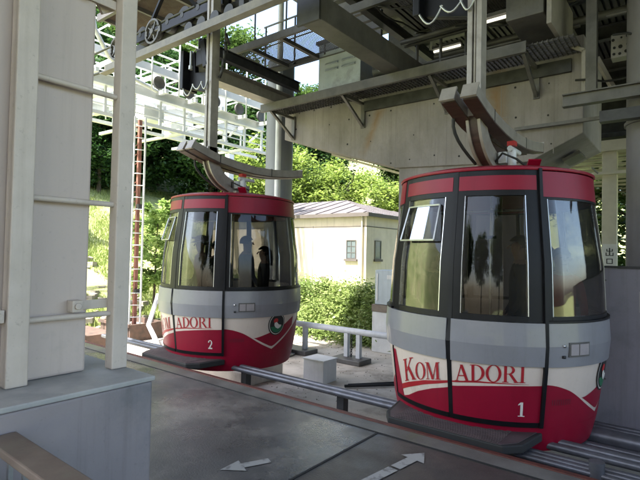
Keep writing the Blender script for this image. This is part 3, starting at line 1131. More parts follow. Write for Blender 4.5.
# upper machine deck (corrugated) with joists, pipes and meshes
dk = thing('machine_deck', 'dark corrugated machine deck and joists closing the top right of the view', 'deck', (0, 10, 6.6))
m = MB()
for k in range(95):
    x = -4.9 + k * .12
    m.box(x, x + .075, 5.6, 15, 6.52, 6.58)
m.box(-4.95, 6.6, 5.6, 15, 6.585, 6.62)
m.build('corrugated_sheet', 'roof_deck', dk)
m = MB()
for y in (5.7, 7.6, 9.6, 11.6, 13.6):
    m.ibeam((-4.95, y, 6.36), (6.6, y, 6.36), .16, .3)
for x in (-4.8, -2.6, -.3, 2.2, 4.6):
    m.ibeam((x, 5.6, 6.10), (x, 15, 6.10), .14, .2)
m.build('joist', 'steel_grey', dk)
m = MB()
for a, b_ in (((-4.6, 5.8), (-2.7, 9.4)), ((-2.5, 5.8), (-4.5, 9.4)), ((-2.5, 5.8), (-.4, 9.4)), ((-.4, 5.8), (-2.4, 9.4)), ((-.2, 5.8), (2.1, 9.4))):
    m.bar((a[0], a[1], 5.98), (b_[0], b_[1], 5.98), .05, .05)
build_parts(m, 'bracing', 'steel_grey', dk)
m = MB()
m.tube((-4.6, 8.3, 5.75), (5, 8.3, 5.75), .05, 10)
m.tube((-4.6, 8.45, 5.72), (5, 8.45, 5.72), .03, 10)
m.tube((-4.2, 9.0, 5.6), (5, 9.0, 5.6), .07, 10)
m.tube((-3.3, 5.9, 5.9), (-3.3, 12, 5.9), .04, 10)
m.tube((-3.1, 5.9, 5.85), (-3.1, 12, 5.85), .03, 10)
build_parts(m, 'service_pipe', 'steel_grey', dk)
m = MB()
for k in range(60):
    x = -4.0 + k * .04
    m.box(x, x + .008, 6.2, 8.6, 5.86, 5.868)
for k in range(60):
    y = 6.2 + k * .04
    m.box(-4.0, -1.6, y, y + .008, 5.87, 5.878)
m.build('mesh_floor', 'steel_grey', dk)

# back of the machine level: dark plant and cable trays over the pier
pl = thing('winding_plant', 'dark winding machinery and cable trays above the concrete pier', 'machinery', (-2.5, 10, 4.9))
m = MB()
m.box(-3.8, -2.6, 9.2, 10.2, 4.92, 5.7)
m.box(-2.3, -1.5, 9.6, 10.4, 4.92, 5.9)
m.box(.2, 1.5, 9.2, 10.4, 4.3, 5.6)
build_parts(m, 'housing', 'steel_dark', pl)
m = MB()
for k in range(3):
    m.tube((-4.4 + k * .5, 8.6, 4.92), (-4.4 + k * .5, 8.6, 5.9), .03, 8)
m.tube((-4.6, 8.6, 5.35), (-1.5, 8.6, 5.35), .03, 8)
m.tube((-4.6, 8.6, 5.85), (-1.5, 8.6, 5.85), .03, 8)
m.build('guard_rail', 'steel_grey', pl)
m = MB()
m.tube((-3.2, 8.95, 5.25), (-3.2, 9.15, 5.25), .3, 28)
m.tube((-3.2, 8.85, 5.25), (-3.2, 8.95, 5.25), .1, 20)
m.build('drive_wheel', 'steel_grey', pl)
m = MB()
m.box(-8.6, 7, 14.6, 14.8, 4.9, 9.7)  # added dark sheet up to the roof, blocks the sky behind the deck
m.box(1.2, 7, 10.9, 11.1, 1.2, 6.4)
tag(m.build('rear_sky_blocker', 'steel_dark'), 'added dark sheet blocking the bright sky behind the machine level', 'wall')

# fluorescent lamps
def lamp(x, y, z, L, label):
    t = thing('fluorescent_lamp', label, 'lamp', (x, y, z), 'fluorescent lamps of the machine level')
    m = MB(); m.box(x - L / 2, x + L / 2, y - .06, y + .06, z + .035, z + .09); m.build('fitting', 'steel_grey', t)
    m = MB(); m.tube((x - L / 2 + .02, y, z), (x + L / 2 - .02, y, z), .024, 12); m.build('lamp_tube', 'tube_light', t)


lamp(-3.95, 9.0, 5.72, .6, 'small lit lamp tube in the dark between the box girder and the nearer hanger')
lamp(-2.36, 7.4, 5.25, .62, 'lit lamp tube immediately right of the hanger of the nearer cabin')

# structure at the far right
rp = thing('steel_post', 'grey steel post with an inclined brace above the right end of the pier', 'post', (-1.2, 7.6, 3.9))
m = MB(); m.bar((-1.16, 7.5, 3.75), (-1.16, 7.5, 6.2), .13, .13, up=(0, 1, 0)); m.build('post', 'steel_grey', rp)
m = MB(); m.bar((-1.55, 7.75, 4.75), (-1.3, 7.75, 4.6), .05, .05); m.bar((-1.3, 7.75, 4.6), (-1.3, 7.75, 3.85), .05, .05); m.bar((-1.12, 7.6, 4.4), (-.9, 7.8, 3.9), .06, .06)
m.build('brace', 'arm_paint', rp)
beam('service_beam', 'upper grey beam crossing in front of the right end of the pier', (-1.45, 7.15, 3.72), (4, 7.15, 3.72), .12, .17, 'steel_grey', 'i')
beam('service_beam', 'thin lower rail running in front of the right part of the pier', (-2.3, 7.9, 3.62), (-.8, 7.9, 3.62), .05, .05, 'steel_grey', 'b')
beam('service_beam', 'dark hollow channel beam right of the pier above the round dark column', (-1.0, 7.12, 3.42), (4, 7.12, 3.42), .14, .14, 'steel_dark', 'c')
m = MB()
m.tube((-.72, 7.6, 3.9), (-.72, 7.6, 6.1), .025, 8)
m.tube((-1.0, 7.6, 4.95), (2, 7.6, 4.95), .025, 8)
m.tube((-1.0, 7.6, 5.5), (2, 7.6, 5.5), .025, 8)
tag(m.build('guard_rail', 'steel_grey'), 'thin grey guard rail at the top right corner', 'railing')
eq = thing('perforated_unit', 'pale machine part with dark round holes near the top right corner', 'machinery', (-.95, 8.3, 4.4))
m = MB(); m.box(-1.03, -.78, 8.3, 8.5, 4.6, 4.95); m.build('plate', 'arm_paint', eq)
m = MB()
for k in range(9):
    xx, z2 = -.99 + .085 * (k % 3) + rj.uniform(-.02, .02), 4.66 + .11 * (k // 3) + rj.uniform(-.02, .02)
    m.tube((xx, 8.29, z2), (xx, 8.31, z2), rj.uniform(.014, .028), 10)
build_parts(m, 'hole', 'joint', eq)

dc = thing('round_column', 'thick dark grey round column at the right edge above the grey panel wall', 'column', (-.4, 7.6, -0.9))
m = MB(); m.tube((-.4, 7.62, -1), (-.4, 7.62, 6.1), .36, 40); m.build('shaft', 'column_dark', dc)
m = MB(); m.tube((-.4, 7.62, 3.36), (-.4, 7.62, 3.40), .385, 40); m.build('weld_collar', 'column_dark', dc)

pw = thing('panel_wall', 'plain dark grey metal wall panel at the right behind the nearer cabin', 'wall', (1, 6.95, -.6))
m = MB(); m.box(-1.35, 6, 6.92, 7.0, -.62, 1.47); m.build('panel', 'panel_wall', pw)
m = MB(); m.box(-1.37, 6, 6.9, 7.02, 1.473, 1.5); m.box(-1.37, 6, 6.88, 6.915, -.66, -.58); m.build('trim', 'steel_dark', pw)
m = MB()
for x in (-.1, 1.1, 2.3):
    m.box(x - .004, x + .004, 6.914, 6.921, -.6, 1.46)
build_parts(m, 'panel_joint', 'steel_dark', pw)
m = MB()
for x in (-.9, -.16, -.04, .6):
    for z in (-.45, .1, .7, 1.32):
        m.tube((x, 6.912, z), (x, 6.921, z), .011, 8)
build_parts(m, 'rivet', 'steel_grey', pw)
m = MB(); m.box(-.55, -.35, 6.915, 6.919, .95, 1.2); m.build('label_plate', 'plinth_paint', pw)

# canopy building beyond with exit sign
cp = thing('canopy', 'cream steel canopy with dark roof slats beyond the pier on the right', 'canopy', (-1.5, 13, 0.0))
m = MB(); m.box(-1.78, -1.48, 13.0, 13.25, -.9, 4.1); m.build('post', 'canopy_cream', cp, bevel=.01)
m = MB(); m.box(-4, 6, 12.9, 13.3, 4.1, 4.35); m.box(-4, 6, 12.9, 13.3, 3.55, 3.62); m.build('lintel', 'canopy_cream', cp)
m = MB()
for k in range(12):
    m.bar((-4, 13.5 + k * .35, 4.1 - .06 * k), (6, 13.5 + k * .35, 4.1 - .06 * k), .22, .05)
build_parts(m, 'slat', 'canopy_cream', cp)
m = MB(); m.box(-4, 6, 13.3, 18, 4.5, 4.6); m.build('roof', 'steel_dark', cp)
es = thing('exit_sign', 'small white sign with two black characters on the cream canopy post', 'sign', (-1.66, 12.95, 1.4))
sx, sy = -1.62, 12.96
m = MB(); m.box(sx - .14, sx + .16, sy, sy + .035, 1.3, 1.92); m.build('board', 'sign_white', es)
m = MB()


def stroke(x0, x1, z0, z1):
    m.box(sx + .01 + x0, sx + .01 + x1, sy - .004, sy - .001, z0, z1)


# upper character: two stacked open tops crossed by a stem
zc = 1.74
stroke(-.012, .012, zc - .09, zc + .09)
stroke(-.065, -.045, zc + .005, zc + .065); stroke(.045, .065, zc + .005, zc + .065); stroke(-.0449, -.0121, zc + .005, zc + .02); stroke(.0121, .0449, zc + .005, zc + .02)
stroke(-.08, -.06, zc - .095, zc - .02); stroke(.06, .08, zc - .095, zc - .02); stroke(-.0599, -.0121, zc - .095, zc - .078); stroke(.0121, .0599, zc - .095, zc - .078)
zc = 1.52
stroke(-.065, -.045, zc - .06, zc + .06); stroke(.045, .065, zc - .06, zc + .06); stroke(-.0449, .0449, zc + .043, zc + .06); stroke(-.0449, .0449, zc - .06, zc - .043)
m.build('characters', 'ink_black', es)

# ------------------------------------------------------------------ yard objects
bx = thing('junction_box', 'plain white square box on the yard floor between the two cabins', 'box', (-5.76, 7.4, -.9))
m = MB(); m.box(-6.01, -5.52, 7.2, 7.62, -.9, -.48); m.build('housing', 'box_white', bx, bevel=.008)
m = MB(); m.box(-6.025, -5.505, 7.185, 7.635, -.479, -.455); m.build('lid', 'box_white', bx, bevel=.004)
m = MB()
m.box(-9.2, -6.45, 6.0, 7.1, -.9, -.62)
tag(m.build('concrete_block', 'yard_concrete', bevel=.02), 'low concrete block left of the white box under the further cabin', 'block')
m = MB()
m.path([(-5.1, 7.3, -.86), (-4.2, 8.3, -.86), (-3.6, 9.2, -.86), (-2.0, 10.2, -.87)], .028, 8)
m.path([(-5.1, 7.42, -.86), (-4.3, 8.45, -.86), (-3.7, 9.4, -.86), (-2.0, 10.5, -.87)], .02, 8)
tag(m.build('yard_cable', 'rubber'), 'two dark cables lying across the yard right of the white box', 'cable')
rr_ = random.Random(12)
vs2, fs2 = [], []
for _ in range(900):
    x, y = rr_.uniform(-9, -1), rr_.uniform(4.05, 10.6)
    q = rr_.uniform(.006, .022)
    i0 = len(vs2)
    a = rr_.uniform(0, 2)
    vs2 += [Vector((x + q * math.cos(a + k * 1.57), y + q * math.sin(a + k * 1.57), -.9)) for k in range(4)] + [Vector((x, y, -.9 + q))]
    fs2 += [(i0, i0 + 1, i0 + 4), (i0 + 1, i0 + 2, i0 + 4), (i0 + 2, i0 + 3, i0 + 4), (i0 + 3, i0, i0 + 4)]
me = bpy.data.meshes.new('pebbles'); me.from_pydata(vs2, [], fs2); me.materials.append(MATS['rock'])
o = bpy.data.objects.new('scattered_pebbles', me); COL.objects.link(o)
tag(o, 'small pebbles and litter scattered over the yard concrete', 'pebbles', kind='stuff')
gr = thing('guard_railing', 'pale thick-pipe guard railing in front of the shrubs', 'railing', (-6.3, 9.3, -.9))
m = MB(); m.tube((-13, 9.15, -.2), (-2.0, 9.15, -.2), .072, 16); m.build('top_pipe', 'pipe_white', gr)
for x in (-12.3, -8.35, -7.6, -6.35, -6.02, -3.2):
    m = MB()
    m.box(x - .05, x + .05, 9.1, 9.2, -.8, -.26)
    m.build('post', 'pipe_white', gr)
for x0, x1 in ((-8.75, -7.35), (-6.6, -5.8), (-3.45, -2.95)):
    m = MB(); m.box(x0, x1, 8.85, 9.35, -.9, -.79); m.build('footing', 'steel_grey', gr, bevel=.015)
m = MB()
for k in range(9):
    z = -.3 - .055 * k
    m.path([(-6.19 + .022 * math.cos(t * PI / 4) * (k % 2), 9.1 + .022 * math.cos(t * PI / 4) * (1 - k % 2), z + .036 * math.sin(t * PI / 4)) for t in range(9)], .009, 6)
tag(m.build('chain', 'steel_dark', gr))
ub = thing('utility_cabinet', 'tall pale blue utility cabinet on a concrete plinth left of the nearer cabin', 'cabinet', (-6.1, 10.6, -.9))
m = MB(); m.box(-6.45, -5.65, 10.5, 11.0, .3, 1.17); m.build('housing', 'cabinet_blue', ub, bevel=.012)
m = MB(); m.box(-6.4, -6.36, 10.485, 10.498, .4, 1.08); m.box(-6.1, -5.75, 10.49, 10.498, .95, 1.05); m.build('door_trim', 'box_white', ub)
m = MB(); m.box(-6.5, -5.9, 10.44, 11.04, .12, .296); m.build('timber_strip', 'rail_brown', ub)
m = MB(); m.box(-6.5, -5.6, 10.46, 11.06, -.9, .118); m.build('plinth', 'box_white', ub, bevel=.02)
m = MB()
for k in range(26):
    pass
vs, fs = [], []
for _ in range(500):
    p = Vector((-5.9 + r.gauss(0, .16), 12.2 + r.gauss(0, .15), 1.35 + r.gauss(0, .32)))
    leafquad(p, r.uniform(.04, .08))
st = thing('young_shrub', 'thin leafy shoot rising behind the pale blue cabinet', 'shrub', (-5.9, 12.2, .2))
m = MB(); m.path([(-5.9, 12.2, .1), (-5.93, 12.2, .9), (-5.86, 12.2, 1.7)], .02, 6, .006); m.build('stem', 'bark', st)
me = bpy.data.meshes.new('foliage'); me.from_pydata([v - Vector((-5.9, 12.2, .2)) for v in vs], [], fs); me.materials.append(MATS['leaf_mid'])
o = bpy.data.objects.new('foliage', me); COL.objects.link(o); o.parent = st

# ------------------------------------------------------------------ guide rails below the cabins
def guide_rail(label, y, z, x0, x1, offs):
    t = thing('guide_rail', label, 'rail', ((x0 + x1) / 2, y, z - .3), 'guide rails under the cabins')
    for dy, dz, rr in offs:
        m = MB(); m.tube((x0, y + dy, z + dz), (x1, y + dy, z + dz), rr, 14); m.build('rail_tube', 'rail_steel', t)
    m = MB()
    m.box(x0, x1, y + offs[0][0], y + offs[-1][0], z - .055, z - .03)
    m.build('web_plate', 'rail_steel', t)
    x = x0 + .5
    while x < x1:
        m = MB(); m.bar((x, y + .05, -1.0), (x, y + .05, z - .056), .1, .1, up=(0, 1, 0)); m.build('stanchion', 'steel_dark', t)
        x += 1.7


guide_rail('near guide rail of paired grey tubes running past the platform edge', 4.78, -.085, -9.0, 6, [(-.045, -.015, .034), (.04, 0, .034)])
guide_rail('short ribbed guide rail between the near rail and the platform at the right', 4.42, -.1, -1.75, 6, [(-.08, 0, .022), (0, .0, .022), (.08, 0, .022)])
guide_rail('far guide rail with a broad grey tube right of the nearer cabin', 5.5, -.2, -1.9, 6, [(-.3, 0, .03), (-.2, 0, .03), (.05, .02, .085), (.3, 0, .03), (.4, 0, .03), (.5, 0, .03)])
m = MB(); m.tube((-.62, 4.36, -1.0), (-.62, 4.36, -.02), .055, 20); m.tube((-.62, 4.36, -.02), (-.62, 4.36, 0.0), .058, 20)
tag(m.build('bollard_post', 'rail_steel'), 'short round grey post by the rails in the bottom right corner', 'post')

# ------------------------------------------------------------------ left foreground: plinth, column, ladder
pt = thing('plinth', 'grey painted plinth that the cream column and ladder stand on', 'plinth', (-2.5, .5, 0))
m = MB(); m.box(-3.35, -2.05, -2.0, 1.335, 0.0, .965); m.build('body', 'plinth_paint', pt, bevel=.012)
m = MB(); m.box(-3.36, -2.042, -2.01, 1.343, .967, .99); m.build('top_slab', 'plinth_top', pt, bevel=.006)
cl = thing('steel_column', 'wide cream steel column in the left foreground behind the ladder', 'column', (-2.6, .6, .99))
m = MB(); m.box(-2.92, -2.36, -.3, 1.158, .992, 9.8); m.build('shaft', 'column_paint', cl, bevel=.012)
m = MB(); m.tube((-2.28, .66, .993), (-2.28, .66, 9.8), .03, 32); m.build('down_pipe', 'column_paint', cl)
ld = thing('ladder', 'cream painted steel ladder fixed to the left foreground column', 'ladder', (-2.3, 1.04, .99))
for y0, y1 in ((.786, .874), (1.253, 1.335)):
    m = MB(); m.box(-2.356, -2.284, y0, y1, .992, 9.0); m.build('rail', 'ladder_paint', ld, bevel=.006)
zz = [1.28 - .54, 1.28, 1.84, 2.35, 2.86, 3.4]
for z in [1.27, 1.815, 2.36, 2.9, 3.44]:
    m = MB(); m.tube((-2.32, .875, z), (-2.32, 1.252, z), .0135, 14); m.build('rung', 'ladder_paint', ld)
for z in (1.31, 2.83):
    m = MB(); m.box(-2.359, -2.30, 1.06, 1.11, z - .02, z + .035); m.box(-2.352, -2.345, 1.111, 1.252, z - .015, z + .03)
    m.tube((-2.297, 1.085, z + .008), (-2.288, 1.085, z + .008), .016, 12)
    m.build('wall_bracket', 'ladder_paint', ld, bevel=.003)
m = MB(); m.box(-2.359, -2.30, .735, .78, 1.27, 1.325); m.tube((-2.299, .757, 1.298), (-2.29, .757, 1.298), .016, 12)
m.build('wall_bracket', 'ladder_paint', ld, bevel=.003)
kp = thing('knee_plate', 'cream steel plate with bolts joining the column top and ladder', 'plate', (-2.5, 1.2, 2.75))
m = MB(); m.bar((-2.40, 1.162, 2.86), (-2.40, 1.30, 2.95), .02, .16)
m.bar((-2.375, 1.0, 2.8), (-2.375, 1.30, 2.98), .02, .09); m.build('plate', 'ladder_paint', kp)
m = MB()
for k in range(3):
    t_ = k / 3
    m.tube((-2.388, 1.17 + .1 * t_, 2.85 + .09 * t_), (-2.36, 1.17 + .1 * t_, 2.85 + .09 * t_), .012, 8)
build_parts(m, 'bolt', 'ladder_paint', kp)
hr = thing('handrail', 'low handrail with a brown flat top bar in the bottom left corner', 'railing', (-1.5, .7, 0))
m = MB(); m.box(-2.045, .1, .645, .747, .86, .892); m.build('top_bar', 'rail_brown', hr, bevel=.006)
for k in range(8):
    m = MB(); m.box(-1.95 + k * .13, -1.93 + k * .13, .685, .70, 0, .859); m.build('baluster', 'galvanised', hr)
m = MB(); m.box(-2.04, .1, .60, .615, 0, .80); m.build('panel', 'cabin_black', hr)
m = MB(); m.box(-2.04, .1, .675, .71, .06, .1); m.build('bottom_bar', 'steel_dark', hr)

# ------------------------------------------------------------------ white gantry outside
gt = thing('steel_gantry', 'large white steel cable gantry with railings beyond the grass bank', 'gantry', (-14.5, 9, -0.9))
GX = -13.6
m = MB()
for x in (-13.4, -14.6, -16.4):
    m.ibeam((x, 5.0, 5.85), (x, 13.3, 5.85), .24, .3)
for x in (-12.9, -15.6, -17.4):
    m.bar((x, 4.0, 6.45), (x, 12.9, 6.45), .14, .22)
m.build('main_girder', 'gantry_paint', gt)
m = MB()
for k in range(8):
    y = 5.3 + 1.1 * k
    m.bar((-12.9, y, 5.92), (-17.4, y, 5.92), .1, .12)
    m.bar((-13.4, y, 5.55), (-14.6, y + .7, 5.55), .06, .06)
for k in range(6):
    y = 4.2 + 1.5 * k
    m.bar((-12.9, y, 6.6), (-17.4, y, 6.6), .1, .1)
m.build('cross_girder', 'gantry_paint', gt)
m = MB()
for x in (-12.8, -15.0, -17.3):
    for k in range(10):
        y = 4.2 + .95 * k
        m.tube((x, y, 5.8), (x, y, 7.6), .025, 6)
    for z in (6.9, 7.25, 7.6):
        m.tube((x, 4.2, z), (x, 12.75, z), .025, 6)
for y in (4.2, 7.05, 9.9, 12.75):
    for z in (6.9, 7.6):
        m.tube((-12.8, y, z), (-17.3, y, z), .025, 6)
m.build('railing', 'gantry_paint', gt)
m = MB()
for k in range(10):
    y = 5.1 + .9 * k
    m.bar((-13.4, y, 5.72), (-13.4, y, 4.92), .07, .07, up=(0, 1, 0))
    m.bar((-14.6, y, 5.72), (-14.6, y, 4.98), .05, .05, up=(0, 1, 0))
    if k % 2:
        m.box(-14.2, -13.5, y - .1, y + .2, 5.0, 5.04)
for z in (5.15, 5.4):
    m.tube((-13.38, 5.0, z), (-13.38, 14.0, z), .02, 6)
m.bar((-13.4, 5.0, 4.88), (-13.4, 14.1, 4.88), .1, .1)
m.bar((-14.6, 5.0, 4.95), (-14.6, 14.1, 4.95), .1, .1)
for k in range(6):
    m.bar((-13.4, 5.3 + 1.45 * k, 4.9), (-16.2, 5.3 + 1.45 * k, 4.95), .09, .09)
m.build('lower_truss', 'gantry_paint', gt)
m = MB()
m.box(-14.4, -13.5, 8.2, 8.9, 5.1, 5.5)
m.box(-14.2, -13.5, 10.9, 11.5, 6.05, 6.6)
m.box(-16.0, -15.2, 7.0, 7.7, 6.0, 6.5)
m.box(-15.2, -14.7, 10.0, 10.6, 5.05, 5.5)
build_parts(m, 'rope_housing', 'gantry_paint', gt)
m = MB()
for x, y in ((-13.4, 4.9), (-16.4, 5.0), (-13.6, 14.2), (-16.4, 14.2)):
    m.bar((x, y, -2.2), (x, y, 5.3), .28, .28, up=(0, 1, 0))
build_parts(m, 'leg', 'gantry_paint', gt)
m = MB()
m.path([(-12.2, 5.7, 8.6), (-12.2, 5.75, 7.6), (-12.3, 6.0, 6.7), (-12.5, 6.5, 6.2), (-12.8, 7.3, 5.95), (-13, 8.3, 5.85)], .06, 10)
m.path([(-12.2, 4.7, 8.6), (-12.2, 4.72, 7.6), (-12.3, 4.9, 6.9), (-12.5, 5.3, 6.5)], .05, 10)
build_parts(m, 'curved_pipe', 'gantry_paint', gt)
m = MB()
for k in range(3):
    m.bar((-14.5, 3.9 + k * 1.2, 6.9 - .5 * k), (-9.4, 3.3 + k * .5, 6.7 - .5 * k), .12, .12)
build_parts(m, 'rope_beam', 'steel_grey', gt)
m = MB()
for k in range(7):
    m.tube((-13.1, 6.2 + k * 1.1, 6.15), (-13.02, 6.2 + k * 1.1, 6.15), .2, 18)
build_parts(m, 'sheave', 'steel_grey', gt)

gt.location.z += .55
lmst = thing('ladder_mast', 'slender red-brown mast with a pale caged ladder on its side', 'mast', (-12.7, 7.55, -.9))
m = MB()
m.bar((-12.86, 7.40, -.95), (-12.86, 7.40, 5.3), .07, .07, up=(0, 1, 0))
m.bar((-12.7, 7.60, -.95), (-12.7, 7.60, 5.3), .09, .09, up=(0, 1, 0))
for k in range(22):
    z = -.7 + .27 * k
    m.bar((-12.86, 7.40, z), (-12.7, 7.60, z + .2), .03, .02)
m.build('mast', 'red_oxide', lmst)
m = MB()
m.bar((-12.6, 7.38, -.95), (-12.6, 7.38, 5.35), .035, .035, up=(0, 1, 0)); m.bar((-12.44, 7.62, -.95), (-12.44, 7.62, 5.35), .04, .04, up=(0, 1, 0))
build_parts(m, 'ladder_rail', 'gantry_paint', lmst)
m = MB()
k = 0
while -.7 + .34 * k < 5.3:
    z = -.7 + .34 * k
    m.tube((-12.6, 7.38, z), (-12.44, 7.62, z), .014, 6)
    m.tube((-12.6, 7.38, z), (-12.7, 7.3, z), .014, 6)
    k += 1
build_parts(m, 'rung', 'gantry_paint', lmst)
m = MB(); m.box(-12.62, -12.5, 7.5, 7.66, 2.7, 2.85); m.box(-12.62, -12.5, 7.5, 7.66, .3, .42); build_parts(m, 'clamp', 'steel_dark', lmst)
tr = thing('plank_trough', 'red-brown planked footing box at the base of the ladder mast', 'box', (-12.8, 7.2, -.9))
m = MB()
for k in range(9):
    m.box(-13.3 + .16 * k, -13.17 + .16 * k, 6.95, 7.0, -.9, -.45)
m.box(-13.4, -11.8, 6.9, 6.949, -.52, -.44)
m.box(-11.86, -11.8, 6.95, 8.0, -.9, -.45)
m.box(-13.35, -13.3, 6.95, 8.0, -.9, -.45)
m.box(-13.3, -11.87, 7.95, 8.0, -.9, -.45)
build_parts(m, 'plank', 'plank_brown', tr)
m = MB(); m.box(-13.29, -11.87, 7.01, 7.94, -.9, -.6); m.build('fill', 'rock', tr)
tr2 = thing('plank_trough', 'second planked footing box to the left, half hidden by the ladder', 'box', (-12.4, 5.6, -.9))
m = MB()
for k in range(9):
    m.box(-13.1 + .2 * k, -12.95 + .2 * k, 5.45, 5.5, -.9, -.35)
m.box(-13.2, -11.3, 5.4, 5.449, -.42, -.34)
m.box(-13.1, -11.3, 5.5, 6.3, -.9, -.5)
build_parts(m, 'plank', 'plank_brown', tr2)
m = MB()
m.path([(-12.0, 7.9, .3), (-11.9, 7.7, -.1), (-11.5, 7.3, -.45), (-10.6, 6.9, -.6), (-9.4, 6.2, -.55)], .06, 12)
tag(m.build('bent_pipe', 'pipe_white'), 'white bent pipe coming down beside the ladder mast', 'pipe')
m = MB()
m.tube((-12, 4.9, -.35), (-8, 4.55, -.35), .07, 12)
tag(m.build('ground_pipe', 'pipe_white'), 'pale pipe lying low behind the platform at the left', 'pipe')

# ------------------------------------------------------------------ station roof and rear parts
rf = thing('station_roof', 'high dark station roof over the platform and tracks', 'roof', (0, 0, 9.9))
m = MB(); m.box(-9.8, 14, -9, 15.5, 9.85, 10.0); m.build('roof_sheet', 'roof_deck', rf)
m = MB()
for y in (-8.5, -4, .5, 5, 9.6, 14.6):
    m.ibeam((-9.8, y, 9.65), (14, y, 9.65), .25, .38)
for x in (-9.5, -5, 0, 5, 10):
    m.ibeam((x, -9, 9.3), (x, 15.5, 9.3), .2, .28)
m.build('rafter', 'steel_grey', rf)
bw = thing('station_wall', 'station building wall behind the platform', 'wall', (8, -6.9, 0))
m = MB(); m.box(5.5, 14, -7.2, -7.0, -1, 9.2); m.build('wall', 'column_paint', bw)


# ------------------------------------------------------------------ cable cars
PROF = [(-.16, .965), (-.1, .985), (0.0, 1.012), (.1, 1.035), (.55, 1.095), (.97, 1.10), (1.5, 1.075), (2.12, .995), (2.38, .97), (2.5, .96)]


def RZ(z):
    for (z0, r0), (z1, r1) in zip(PROF, PROF[1:]):
        if z <= z1:
            t = (z - z0) / (z1 - z0)
            return r0 + (r1 - r0) * t
    return PROF[-1][1]


def LIFT(z):
    for (z0, r0), (z1, r1) in zip(((-1, 0), (-.12, 0), (.09, .03), (.5, .045), (1.15, .05), (2.0, 0)), ((-.12, 0), (.09, .03), (.5, .045), (1.15, .05), (2.0, 0), (9, 0))):
        if z <= z1:
            return r0 + (r1 - r0) * (z - z0) / (z1 - z0)
    return 0


